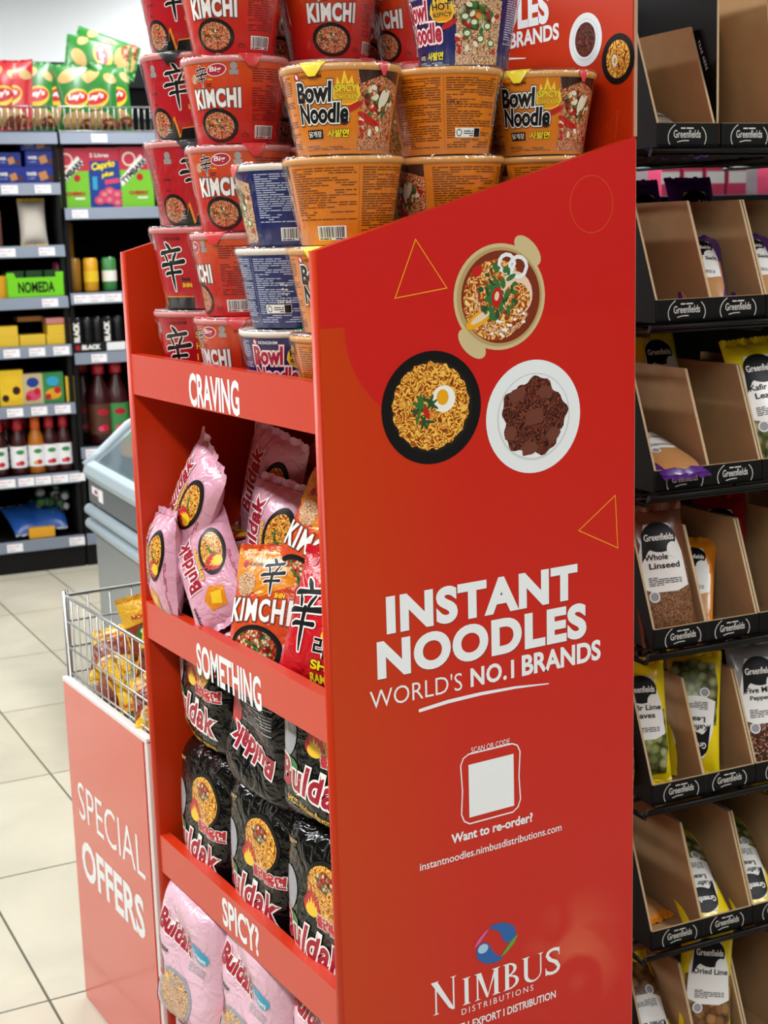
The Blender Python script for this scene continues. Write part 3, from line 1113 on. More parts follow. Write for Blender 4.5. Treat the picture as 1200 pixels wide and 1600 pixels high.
def bowl_art(kind):
    orange = kind == 'orange'
    def f(H):
        A = Art()
        d = DEG
        base_ink = 'ink_orange' if orange else 'ink_blue'
        # maker's mark
        A.ell(-31 * d, .90 * H, .0042, .0046, 'ink_magenta', 1)
        A.ell(-31 * d, .905 * H, .0018, .003, 'ink_white', 1.5, 12, 20)
        A.text('NONGSHIM', -26 * d, .875 * H, 24 * d, .0042, 'ink_dark' if orange else 'ink_white', 1, .02)
        if orange:
            outs = (('ink_white', .055), ('ink_dark', .085))
            logo_text(A, 'Bowl', -34 * d, .60 * H, 42 * d, .24 * H, 'ink_black', outs)
            logo_text(A, 'Noodle', -34 * d, .36 * H, 58 * d, .235 * H, 'ink_black', outs)
            A.rect(-26 * d, .185 * H, 20 * d, .105 * H, 'ink_black', 3)
            A.text('닭개장', -24.5 * d, .205 * H, 17 * d, .07 * H, 'ink_white', 4, .01)
            A.text('사발면', -1 * d, .195 * H, 26 * d, .095 * H, 'ink_yellow', 4, .03, .2, (('ink_black', .04),))
        else:
            outs = (('ink_white', .075), ('ink_magenta', .10))
            logo_text(A, 'Bowl', -36 * d, .60 * H, 40 * d, .25 * H, 'ink_magenta', outs)
            logo_text(A, 'Noodle', -36 * d, .33 * H, 56 * d, .245 * H, 'ink_magenta', outs)
            A.rect(-24 * d, .12 * H, 14 * d, .09 * H, 'ink_black', 3)
            A.text('육개장', -23 * d, .135 * H, 12 * d, .06 * H, 'ink_white', 4, .01)
            A.text('사발면', -6 * d, .12 * H, 26 * d, .10 * H, 'ink_yellow', 4, .03, .2, (('ink_black', .04),))
        # picture of the dish
        A.poly([(34 * d, 0.004), (38 * d, .5 * H), (33 * d, H - .003), (92 * d, H - .003), (92 * d, .004)], 'noodle_red' if orange else 'noodle_pale', 1)
        A.poly([(34 * d, H - .003), (37 * d, .8 * H), (60 * d, .9 * H), (92 * d, .8 * H), (92 * d, H - .003)], 'purple_dark' if not orange else 'ink_dark', 1.3)
        rnd = random.Random(4)
        A.ell(60 * d, .62 * H, 20 * d, .17 * H, 'veg_hot' if orange else 'veg_mix', 1.6, 18, -15)
        for i in range(26):
            x, y = rnd.uniform(38, 88) * d, rnd.uniform(.18, .78) * H
            A.ell(x, y, .0042, .0028, rnd.choice(['garlic', 'herb_green', 'chili_red', 'garlic', 'noodle_pale']), 2 + (i % 3) * .3, 9, rnd.uniform(0, 180))
        if orange:
            for x, y, r in ((44, .42, -25), (52, .36, -10)):
                A.ell(x * d, y * H, .012, .0036, 'chili_red', 3, 14, r)
            A.ell(64 * d, .63 * H, .0045, .011, 'garlic', 3, 14, -18); A.ell(70 * d, .65 * H, .0042, .010, 'garlic', 3.3, 14, -32)
        else:
            for x, y in ((50, .42), (58, .55), (66, .35), (74, .5), (48, .62), (80, .3)):
                A.ell(x * d, y * H, .0055, .0045, 'chips_green', 3, 12); A.ell(x * d, y * H, .0038, .003, 'garlic', 3.3, 12)
        # flame badge
        A.flame(22 * d, .58 * H, 30 * d, .38 * H, 'flame_yellow', 2.6)
        A.flame(22 * d, .59 * H, 25 * d, .28 * H, 'flame_orange', 3)
        A.text('SPICY' if orange else 'HOT', 11 * d, .71 * H, 22 * d, .085 * H, 'ink_yellow' if orange else 'ink_dark', 4.2, .04, 0, (('ink_dark' if orange else 'flame_yellow', .04),))
        A.text('CHICKEN' if orange else '&SPICY', 11 * d, .63 * H, 23 * d, .055 * H, 'ink_yellow' if orange else 'ink_dark', 4.2, .03, 0, (('ink_dark' if orange else 'flame_yellow', .04),))
        A.ell(30 * d, .54 * H, .012, .0036, 'chili_red', 3.6, 14, 25)
        A.small_print(-30 * d, .05 * H, 56 * d, .07 * H, 4, base_ink, 1, 3)
        # back panels of fine print
        for x0, x1, sd in ((101, 176, 1), (182, 246, 2), (252, 318, 3)):
            lo = .30 if sd == 1 else .08
            A.small_print(x0 * d, lo * H, (x1 - x0) * d, (.93 - lo) * H, 22 if sd == 1 else 30, base_ink, 1, sd)
        A.rect(178.6 * d, .05 * H, .3 * d, .88 * H, base_ink, 1); A.rect(249 * d, .05 * H, .3 * d, .88 * H, base_ink, 1)
        A.barcode(128 * d, .06 * H, 36 * d, .17 * H, 2)
        if orange:
            A.text('100 g', 253 * d, .60 * H, 13 * d, .045 * H, 'ink_dark', 3, 0)
        else:
            for j, s_ in enumerate(('90 g', '8 g', '2 g')):
                A.text(s_, (285 - (2 if j == 0 else 0)) * d, (.55 - j * .06) * H, (9 if j == 0 else 7) * d, .04 * H, 'ink_white', 3, .01)
            A.text('330 ml', 278 * d, .33 * H, 17 * d, .045 * H, 'ink_white', 3, .01)
        A.rect(262 * d, .20 * H, 34 * d, .115 * H, 'ink_white', 2); A.rect(287 * d, .205 * H, 8.5 * d, .105 * H, 'ink_black', 2.4)
        A.ell(267 * d, .257 * H, .0038, .0042, 'ink_black', 2.4, 14); A.ell(267 * d, .257 * H, .0028, .0032, 'ink_white', 2.8, 14)
        A.small_print(273 * d, .215 * H, 13 * d, .08 * H, 3, 'ink_black', 2.4, 8)
        return A
    return f


def hanja(A, x, y, w, h, lv=3, out='ink_white', fat=1.0):
    """the brushed character 辛, stroke by stroke, with a pale outline"""
    st = [([(.40, 1.0), (.47, .95), (.56, .86)], [.07, .13, .10]), ([(.10, .78), (.16, .80), (.5, .83), (.88, .87)], [.10, .13, .10, .13]),
          ([(.28, .76), (.33, .70), (.36, .63)], [.06, .10, .08]), ([(.74, .79), (.66, .71), (.60, .63)], [.06, .10, .09]),
          ([(.02, .52), (.10, .545), (.5, .57), (.98, .62)], [.11, .14, .10, .15]), ([(.20, .345), (.28, .37), (.55, .385), (.84, .40)], [.10, .12, .09, .12]),
          ([(.50, .60), (.50, .40), (.52, .2), (.55, .0)], [.13, .12, .11, .04])]
    for pts, ws in st:
        p = [(x + a * w, y + b * h) for a, b in pts]
        m_ = min(w, h * .8)
        A.stroke(p, [(q + .075) * m_ * fat for q in ws], out, lv)
        A.ell(p[0][0], p[0][1], (ws[0] + .075) * m_ * .5, (ws[0] + .075) * m_ * .5, out, lv, 10)
        A.ell(p[-1][0], p[-1][1], (ws[-1] + .075) * m_ * .5, (ws[-1] + .075) * m_ * .5, out, lv, 10)
    for pts, ws in st:
        p = [(x + a * w, y + b * h) for a, b in pts]
        m_ = min(w, h * .8)
        A.stroke(p, [q * m_ * fat for q in ws], 'ink_black', lv + .6)
        A.ell(p[0][0], p[0][1], ws[0] * m_ * .5, ws[0] * m_ * .5, 'ink_black', lv + .6, 10)
        A.ell(p[-1][0], p[-1][1], ws[-1] * m_ * .5, ws[-1] * m_ * .5, 'ink_black', lv + .6, 10)


def kimchi_art(H):
    A = Art(); d = DEG
    A.rect(-22 * d, .70 * H, .3 * d, .001, 'ink_dark', 1)
    hanja(A, -27 * d, .68 * H, 16 * d, .25 * H)
    A.ell(-31 * d, .78 * H, .006, .006, 'noodle_pale', 1.5, 14)
    A.small_print(-14 * d, .68 * H, 8 * d, .05 * H, 2, 'ink_dark', 1, 3)
    A.text('SHIN', -11 * d, .755 * H, 6 * d, .02 * H, 'ink_yellow', 1, .02)
    A.ell(1 * d, .87 * H, 12 * d, .075 * H, 'ink_white', 1.5, 20, 8); A.ell(1 * d, .87 * H, 11 * d, .066 * H, 'ink_magenta', 1.9, 20, 8)
    A.text('Big', -7 * d, .835 * H, 14 * d, .075 * H, 'ink_white', 2.6, .02, .1)
    A.ell(21 * d, .91 * H, .0045, .005, 'seal_silver', 1.5, 12); A.rect(16 * d, .81 * H, 10 * d, .055 * H, 'seal_silver', 1.5)
    A.text('KIMCHI', -34 * d, .42 * H, 62 * d, .24 * H, 'ink_white', 3, .045, 0, (('seal_silver', .03), ('ink_dark', .05)), spacing=1.16, warp=lambda a, b, w, h: (a * w, b * h * (1 - .10 * math.sin(a * PI)) + (.06 * h * math.sin(a * PI))))
    A.noodles_bowl(-3 * d, .215 * H, 27 * d, .205 * H, 1.5, 'noodle_red', 'bowl_black', True, 3, -6)
    A.ell(-16 * d, .24 * H, .006, .005, 'veg_hot', 2.8, 12)
    for x0, x1, sd in ((42, 82, 11), (96, 160, 12), (170, 230, 13), (236, 290, 14)):
        lo = .27 if sd == 11 else .1
        A.small_print(x0 * d, lo * H, (x1 - x0) * d, (.9 - lo) * H, 22, 'ink_red', 1, sd)
    A.barcode(46 * d, .055 * H, 31 * d, .155 * H, 2)
    A.small_print(28 * d, .07 * H, 10 * d, .06 * H, 4, 'ink_dark', 1, 3)
    return A


def shin_art(variant):
    def f(H):
        A = Art(); d = DEG
        A.ell(-34 * d, .86 * H, .0048, .0055, 'seal_silver', 1.5, 14); A.rect(-40 * d, .76 * H, 11 * d, .06 * H, 'seal_silver', 1.5)
        A.ell(-16 * d, .9 * H, .0045, .005, 'ink_magenta', 1.5, 14); A.text('NONGSHIM', -10 * d, .875 * H, 26 * d, .0045, 'ink_dark', 1.5, .02)
        if variant == 'kpop':
            hanja(A, -22 * d, .24 * H, 40 * d, .60 * H, 3)
            A.small_print(12 * d, .36 * H, 12 * d, .05 * H, 1, 'ink_dark', 1, 3, .8)
            A.text('SHIN', 12 * d, .28 * H, 14 * d, .055 * H, 'ink_yellow', 1.5, .03)
            A.poly([(-32 * d, .28 * H), (-27 * d, .05 * H), (-24 * d, .16 * H), (28 * d, .16 * H), (28 * d, .0), (-34 * d, .0)], 'ink_black', 1)
            A.stroke([(-32 * d, .28 * H), (-27 * d, .05 * H), (-24 * d, .16 * H), (28 * d, .16 * H)], .0012, 'flame_orange', 1.5)
            for j, w_ in enumerate(('K-POP', 'DEMON', 'HUNTERS')):
                A.text(w_, 44 * d, (.23 - j * .085) * H, 26 * d, .07 * H, 'ink_white', 2, .03)
            A.ell(56 * d, .6 * H, 13 * d, .25 * H, 'cup_rim_pink', 1, 20)
        elif variant == 'words':
            hanja(A, -22 * d, .24 * H, 40 * d, .60 * H, 3)
            A.small_print(12 * d, .36 * H, 12 * d, .05 * H, 1, 'ink_dark', 1, 3, .8)
            A.text('SHIN', 12 * d, .28 * H, 12 * d, .055 * H, 'ink_yellow', 1.5, .03)
            for j, (c_, w_, k_) in enumerate((('S', 'picy', 17), ('H', 'appy', 20), ('I', 'n', 5), ('N', 'oodles', 26))):
                A.text(c_, 26 * d, (.70 - j * .145) * H, (5 if c_ != 'I' else 1.6) * d, .085 * H, 'ink_yellow', 2, .03, 0, (('ink_black', .03),))
                A.text(w_, 33 * d, (.70 - j * .145 - (.02 if j < 2 else 0)) * H, k_ * d, (.095 if j < 2 else .07) * H, 'ink_black', 2, 0)
            A.noodles_bowl(44 * d, .06 * H, 26 * d, .12 * H, 1.5, 'noodle_red')
        else:
            hanja(A, -18 * d, .36 * H, 34 * d, .54 * H, 3)
            A.small_print(12 * d, .44 * H, 12 * d, .05 * H, 1, 'ink_dark', 1, 3, .8)
            A.text('SHIN', 12 * d, .36 * H, 14 * d, .055 * H, 'ink_yellow', 1.5, .03)
            z = [(-30 * d, .14 * H), (-14 * d, .12 * H), (-10 * d, .27 * H), (-3 * d, .02 * H), (1 * d, .13 * H), (34 * d, .16 * H)]
            A.poly(z + [(34 * d, 0), (-30 * d, 0)], 'ink_black', 1)
            A.stroke(z, .0013, 'flame_orange', 1.5)
            A.noodles_bowl(-34 * d, .19 * H, 21 * d, .2 * H, 1.8, 'noodle_red', 'bowl_black', True, 5, -8)
            A.small_print(-24 * d, .08 * H, 8 * d, .14 * H, 5, 'seal_silver', 2.8, 3)
            A.text('GOURMET', -46 * d, .55 * H, 14 * d, .03 * H, 'ink_dark', 1, .02)
            A.text('SPICY', -44 * d, .42 * H, 9 * d, .03 * H, 'ink_dark', 1, .02)
        for x0, x1, sd in ((84, 150, 21), (160, 230, 22), (240, 300, 23)):
            A.small_print(x0 * d, .12 * H, (x1 - x0) * d, .78 * H, 24, 'ink_red', 1, sd)
        return A
    return f


P_BOWL, P_KIM, P_SHIN = 0.1015, 0.1115, 0.1165
CUPS = {
    'orange': Pool(make_cup('noodle_cup', 'orange noodle cup', P_BOWL, bowl_art('orange'), 'cup_orange', 'cup_rim_orange', 'lid_foil', [(-10, 'lid_yellow', .5), (60, 'lid_red', .25)], 1)),
    'blue': Pool(make_cup('noodle_cup', 'blue noodle cup', P_BOWL, bowl_art('blue'), 'cup_blue', 'cup_rim', 'lid_foil', [(30, 'lid_green', .35), (70, 'lid_red', .5)], 2)),
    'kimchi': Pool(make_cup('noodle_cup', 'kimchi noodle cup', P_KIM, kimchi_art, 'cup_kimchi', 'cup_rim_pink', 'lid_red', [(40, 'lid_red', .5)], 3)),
    'shin': Pool(make_cup('noodle_cup', 'red noodle cup', P_SHIN, shin_art('plain'), 'cup_red', 'cup_rim_pink', 'lid_foil', [(-5, 'bowl_black_in', .6)], 4)),
    'kpop': Pool(make_cup('noodle_cup', 'red noodle cup', P_SHIN, shin_art('kpop'), 'cup_red', 'cup_rim_pink', 'lid_foil', [(60, 'lid_red', .4)], 5)),
    'words': Pool(make_cup('noodle_cup', 'red noodle cup', P_SHIN, shin_art('words'), 'cup_red', 'cup_rim_pink', 'lid_foil', [(60, 'lid_red', .4)], 6)),
}
ZS = LIPS[0][1] + 0.008 + .0005


def put_cup(kind, x, y, level, c, label, z=None):
    """c = the printed degree turned to the aisle corner where the photographer stands"""
    pitch = {'orange': P_BOWL, 'blue': P_BOWL, 'kimchi': P_KIM}.get(kind, P_SHIN)
    z = ZS + level * pitch if z is None else z
    az = math.atan2(CAM_LOC.y - y, CAM_LOC.x - x)
    g = {'orange': 'orange noodle cups', 'blue': 'dark blue noodle cups', 'kimchi': 'orange-red kimchi noodle cups'}.get(kind, 'red noodle cups')
    CUPS[kind].get(label, (x, y, z), (0, 0, az - math.radians(c)), g + ' stacked on the top shelf')


YS, YK, YB, YO = .514, .371, .228, .085
X1, X2, X3 = .086, .229, .373
ORD = ['lowest', 'second up', 'third up', 'fourth up', 'topmost']
# far left column: red cups
for lv, (kind, c, txt) in enumerate((('words', 37, 'Spicy Happy In Noodles words'), ('kpop', 40, 'black character and K-POP words'), ('shin', 2, 'half-hidden black character'),
                                     ('shin', 18, 'black character above jagged band'), ('shin', 17, 'its rim cut off by the frame'))):
    put_cup(kind, X1, YS, lv, c, f'red noodle cup with {txt}, {ORD[lv]} in the left stack')
for lv, c in enumerate((50, 72, 22, 22, 22)):
    tx = ['with part of a white word', 'turned to its fine print and barcode', 'with white KIMCHI word and black bowl', 'with KIMCHI word and Big badge', 'cut off above its barcode'][lv]
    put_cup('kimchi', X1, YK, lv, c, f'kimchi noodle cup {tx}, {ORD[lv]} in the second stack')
for lv, (c, tx) in enumerate(((17, 'showing its red and white lettering'), (298, 'turned to its fine print'), (140, 'showing its barcode'))):
    put_cup('blue', X1, YB, lv, c, f'dark blue noodle cup {tx}, {["lowest", "middle", "top"][lv]} of the front blue stack')
for lv, (c, tx) in enumerate(((165, 'lowest in the front corner, mostly hidden by the side panel'), (22, 'second from the bottom beside the panel edge'), (163, 'turned to its barcode under the front lettered cup'), (17, 'top of the front corner stack with full lettering'))):
    put_cup('orange', X1, YO, lv, c, f'orange noodle cup {tx}')
hid = 'hidden behind the red side panel'
for xx, nm in ((X2, 'middle'), (X3, 'rear')):
    for lv in range(4):
        c = {(X2, 2): 115, (X2, 3): 250, (X3, 2): 130, (X3, 3): 13}.get((xx, lv), 60)
        tx = {(X2, 2): 'with noodle picture at its left, below the fine print cup', (X2, 3): 'showing two columns of fine print and 100 g', (X3, 2): 'peeking over the sloped panel edge below the right lettered cup',
              (X3, 3): 'at the far right with full lettering, beside the header board'}.get((xx, lv), f'{ORD[lv]} in the {nm} stack {hid}')
        put_cup('orange', xx, YO, lv, c, f'orange noodle cup {tx}')
put_cup('blue', .278, .114, 4, 46, 'dark blue noodle cup with flame badge on top of the fine print orange cup', z=ZS + 4 * P_BOWL + .001)
for xx, nm in ((X2, 'second'), (X3, 'third')):
    for lv in range(4):
        put_cup('blue', xx, YB, lv, 60, f'dark blue noodle cup {ORD[lv]} in the {nm} row behind orange cups')
    for yy, n2, c0 in ((YK, 'right', -8 if xx == X2 else 48), (YS, 'left', 0)):
        for lv in range(5):
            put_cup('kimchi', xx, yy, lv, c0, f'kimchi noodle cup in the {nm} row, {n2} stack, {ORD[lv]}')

# ================================================================== soft packs
def pillow_S(w, h, t, seed, ex=2.2, wr=0.06, back=False, boxy=False):
    rnd = random.Random(seed)
    ph = [(rnd.uniform(15, 60), rnd.uniform(15, 60), rnd.uniform(0, 6.28), rnd.uniform(.5, 1)) for _ in range(5)]
    bend = rnd.uniform(-.08, .08)

    def z_(u, v):
        a, b = min(1, abs(2 * u / w)), min(1, abs(2 * v / h))
        p, q = (6, 8) if boxy else (ex, 3.0)
        e = max(0, (1 - a ** p)) ** .5 * max(0, (1 - b ** q)) ** (.5 if boxy else .75)
        f = sum(k * math.sin(x * u + y * v + s) for x, y, s, k in ph) / 3.0
        edge = math.sin(v * 150 + 2 * f) * (b ** 3) * .5 + math.sin(u * 260 + seed) * (b ** 6) * .6
        zz = t / 2 * e * (1 + wr * f * 1.6) + t * wr * .55 * edge * (1 - .6 * e)
        return (-1 if back else 1) * zz * (1 if not back else .9) + bend * t * (2 * v / h) ** 2

    def S(u, v):
        b = min(1, abs(2 * v / h))
        pin = 1 - .05 * (1 - b ** 2) if not boxy else 1.0
        e = 1e-4
        z0 = z_(u, v)
        zu, zv = (z_(u + e, v) - z0) / e, (z_(u, v + e) - z0) / e
        zu, zv = max(-3, min(3, zu)), max(-3, min(3, zv))
        n = Vector((-zu, -zv, 1)).normalized()
        if back:
            n = -n
        return Vector((u * pin, v, z0)), n
    return S


def make_pack(name, label, cat, w, h, t, art, m, seed, seal_m=None, nu=22, nv=28, boxy=False, seal=0.010, wr=.06, hang=False):
    """pillow pack, local x = width, y = height, z = thickness; its seals are parts"""
    SF, SB = pillow_S(w, h, t, seed, wr=wr, boxy=boxy), pillow_S(w, h, t, seed, wr=wr, back=True, boxy=boxy)
    us = [-w / 2 + w * (.5 - .5 * math.cos(PI * i / nu)) for i in range(nu + 1)] if boxy else [-w / 2 + w * i / nu for i in range(nu + 1)]
    vs = [-h / 2 + h * (.5 - .5 * math.cos(PI * i / nv)) for i in range(nv + 1)] if boxy else [-h / 2 + h * i / nv for i in range(nv + 1)]
    mb = MB()
    mb.surf(SF, us, vs, m)
    k = len(mb.f)
    mb.surf(SB, us, vs, m)
    for i in range(k, len(mb.f)):
        mb.f[i] = mb.f[i][::-1]
        mb.uv[i] = mb.uv[i][::-1]
    if art:
        art.apply(mb, SF, us, vs, eps=.00030, smooth=True, base=1.3)
    o = mb.build(name)
    tag(o, label, cat)
    for sg in (-1, 1):
        mb = MB()
        n = 26
        pts = []
        zz = [SF(0, sg * h / 2)[0].z + .0012 * math.sin(i * 1.3 + seed) for i in range(n + 1)]
        for i in range(n + 1):
            u = -w / 2 + w * i / n
            tooth = .0016 if i % 2 else 0
            for th in (0, .0006):
                pts += [(u, sg * (h / 2 - .002), zz[i] + th), (u, sg * (h / 2 + seal + tooth), zz[i] * 1.6 + .002 * math.sin(i * .8) + th)]
        fs = []
        for i in range(n):
            a, b = 4 * i, 4 * i + 4
            fs += [(a, b, b + 1, a + 1), (a + 2, a + 3, b + 3, b + 2), (a + 1, b + 1, b + 3, a + 3)]
        mb.add(pts, fs, seal_m or m, False)
        mb.build('end_seal', o)
    return o


def clip_art(A, w, h):
    """drop artwork that would leave the face"""
    out = []
    for V, F, m, l in A.L:
        out.append(([(max(-w / 2 * .985, min(w / 2 * .985, a)), max(-h / 2 * .985, min(h / 2 * .985, b))) for a, b in V], F, m, l))
    A.L = out
    return A


def turned(A):
    """artwork that runs along the pack instead of across it"""
    A.L = [([(-b, a) for a, b in V], F, m, l) for V, F, m, l in A.L]
    return A


def art_pink():
    A = Art()
    A.text('Buldak', -.030, .012, .098, .030, 'pink_dark', 3, .04, .1, (('ink_white', .05), ('pink_dark', .03)), spacing=1.05)
    A.noodles_bowl(.022, -.026, .044, .026, 1.5, 'noodle_gold', 'bowl_black', True, 7, -6)
    A.flame(.000, -.038, .030, .040, 'hot_red', 3); A.flame(.000, -.040, .020, .026, 'hot_yellow', 3.5)
    for i in range(9):
        A.rect(.045 + i * .0035, .046, .0014, .012, 'pack_grey', 1)
    A.text('Carbonara', -.020, .001, .06, .008, 'hot_yellow', 3, .03, .2, (('pink_dark', .04),))
    A.text('samyang', -.088, .040, .040, .008, 'ink_black', 1, .02)
    A.poly([(-.075, -.02), (-.045, -.028), (-.034, .0), (-.05, .018), (-.072, .012)], 'pack_orange', 1); A.poly([(-.07, -.012), (-.05, -.02), (-.045, .0), (-.062, .006)], 'hot_yellow', 1.6)
    A.small_print(-.088, -.055, .1, .010, 4, 'pink_dark', 1, 5)
    return clip_art(turned(A), .125, .185)


def art_kimchi():
    A = Art()
    A.poly([(-.07, .10), (.07, .10), (.07, .045), (.0, .02), (-.07, .05)], 'pack_orange', .3)
    A.ell(-.045, .072, .006, .006, 'ink_magenta', 1.5, 14); A.text('NONGSHIM', -.037, .069, .03, .006, 'ink_dark', 1.5, .02)
    hanja(A, -.004, .024, .044, .058)
    A.text('SHIN', .030, .020, .018, .008, 'ink_yellow', 3, .03)
    A.ell(-.035, .04, .022, .02, 'noodle_pale', 1.2, 18)
    A.text('KIMCHI', -.062, -.022, .124, .04, 'ink_white', 3, .03, 0, (('seal_silver', .02), ('ink_dark', .04)), spacing=1.18, warp=lambda a, b, w, h: (a * w, b * h * (1 - .12 * math.sin(a * PI)) + .1 * h * math.sin(a * PI)))
    A.noodles_bowl(.0, -.060, .054, .036, 1.5, 'veg_hot', 'bowl_black', True, 9, -5)
    return clip_art(A, .14, .2)


def art_shin():
    A = Art()
    A.ell(-.045, .082, .007, .007, 'ink_magenta', 1.5, 14)
    A.rect(-.02, .078, .08, .012, 'ink_white', 1.3, -6); A.small_print(-.018, .080, .075, .006, 2, 'ink_black', 1.7, 5)
    hanja(A, -.064, -.050, .066, .105, 3)
    A.text('라면', .000, -.052, .056, .030, 'ink_black', 3, .03, 0, (('ink_white', .04),))
    A.text('SHIN', .000, -.070, .056, .014, 'ink_yellow', 3, .04, 0, (('ink_black', .05),))
    A.text('RAMYUN', .000, -.088, .06, .013, 'ink_yellow', 3, .04, 0, (('ink_black', .05),))
    A.poly([(.0, .06), (.03, .07), (.065, .05), (.07, -.02), (.04, -.02), (.01, .01)], 'bag_purple', 1)
    A.ell(.045, .0, .020, .03, 'plate_white', 1.5, 16, 20); A.ell(.03, -.02, .02, .015, 'hot_yellow', 1.8, 16)
    return clip_art(A, .14, .2)


def art_black(v=0):
    A = Art()
    A.text('Buldak', -.075, -.058, .145, .040, 'pink_dark', 3, .03, .08, (('ink_white', .05), ('pink_dark', .03)), rot=-6, spacing=1.08)
    A.text('HOT chicken flavor ramen', -.06, -.082, .125, .011, 'hot_yellow', 3, .02, .1, rot=-6)
    A.text('불닭볶음면', .012, -.018, .07, .018, 'hot_red', 3, .05, 0, (('ink_white', .05),))
    A.ell(.028, .030, .045, .040, 'bowl_black_in', 1, 26, -15)
    A.ell(.028, .030, .040, .034, 'noodle_gold', 1.5, 26, -15)
    A.ell(.026, .044, .020, .013, 'veg_hot', 2, 16)
    A.flame(.000, -.006, .038, .04, 'hot_red', 2.6); A.flame(.000, -.008, .028, .026, 'hot_yellow', 3)
    A.text('Samyang', -.082, .070, .040, .009, 'chip_gold', 3, .02, .15)
    A.ell(-.058, .010, .022, .030, 'pack_grey', 1, 20); A.ell(-.058, -.030, .028, .012, 'chips_green', 1.3, 16)
    A.small_print(-.08, -.1, .06, .02, 6, 'pack_grey', 1, 4)
    return clip_art(A, .185, .22)


def art_black_side():
    A = Art()
    A.text('Buldak', -.07, .030, .12, .032, 'pink_dark', 3, .05, .08, (('ink_white', .05),), rot=-12)
    A.small_print(-.07, -.06, .12, .06, 14, 'pack_grey', 1, 4)
    A.ell(.05, -.02, .02, .03, 'hot_red', 1.5, 16)
    return clip_art(A, .185, .22)


def art_pale():
    A = Art()
    A.text('Buldak', -.07, .040, .10, .032, 'pink_dark', 3, .05, .08, (('ink_white', .04),), rot=-14)
    A.ell(.052, .035, .024, .013, 'sky_blue', 2, 20, -12); A.text('Cream', .034, .031, .036, .010, 'ink_white', 3, .03, .1, rot=-12)
    A.text('samyang', -.075, .008, .045, .010, 'ink_black', 2, .02, rot=-8); A.ell(-.08, .016, .005, .005, 'pack_orange', 2, 12)
    A.ell(-.01, -.052, .055, .042, 'pack_grey', 1, 24); A.ell(-.01, -.052, .048, .036, 'noodle_pale', 1.4, 24)
    A.text('B', -.070, -.04, .022, .036, 'pink_dark', 2.4, .05, 0, (('ink_white', .04),))
    A.text('불닭볶음면', .018, -.092, .06, .014, 'hot_red', 3, .03)
    A.rect(-.085, -.09, .018, .034, 'pack_orange', 1.4, 8); A.ell(-.03, -.03, .01, .006, 'hot_yellow', 2, 12, 30)
    A.small_print(.02, .0, .05, .014, 4, 'pack_grey', 1, 4)
    return clip_art(A, .185, .22)


def basis(px, py, ax, val, upc, nrmc, roll=0):
    """pose: where it lies (a pixel on a world plane) and its up / face directions in camera axes"""
    c = at(px, py, ax, val)
    up = (R_CAM @ Vector(upc)).normalized()
    n = (R_CAM @ Vector(nrmc)).normalized()
    y = up
    z = (n - y * n.dot(y)).normalized()
    x = y.cross(z)
    m = Matrix((x, y, z)).transposed().to_4x4()
    m.translation = c
    return m


def pose(c, up, nrm):
    y = Vector(up).normalized()
    z = Vector(nrm)
    z = (z - y * z.dot(y)).normalized()
    m = Matrix((y.cross(z), y, z)).transposed().to_4x4()
    m.translation = c
    return m


PK = {
    'pink': Pool(make_pack('noodle_pack', 'pink noodle pack', 'noodle pack', .125, .185, .052, art_pink(), 'pack_pink', 3)),
    'pink2': Pool(make_pack('noodle_pack', 'pink noodle pack', 'noodle pack', .125, .175, .060, art_pink(), 'pack_pink', 11, wr=.09)),
    'kim': Pool(make_pack('noodle_pack', 'kimchi noodle pack', 'noodle pack', .14, .19, .040, art_kimchi(), 'pack_kimchi', 5)),
    'shin': Pool(make_pack('noodle_pack', 'red noodle pack', 'noodle pack', .14, .19, .045, art_shin(), 'pack_shin', 8)),
    'black': Pool(make_pack('noodle_multipack', 'black multipack', 'noodle multipack', .185, .215, .11, art_black(), 'pack_black', 4, boxy=True, wr=.09, seal=.006)),
    'black2': Pool(make_pack('noodle_multipack', 'black multipack', 'noodle multipack', .185, .215, .11, art_black_side(), 'pack_black', 14, boxy=True, wr=.09, seal=.006)),
    'pale': Pool(make_pack('noodle_multipack', 'pale pink multipack', 'noodle multipack', .185, .215, .11, art_pale(), 'pack_pale_pink', 6, boxy=True, wr=.10, seal=.006)),
    'tuft': None,
}
GP = 'pink noodle packs on the second shelf'
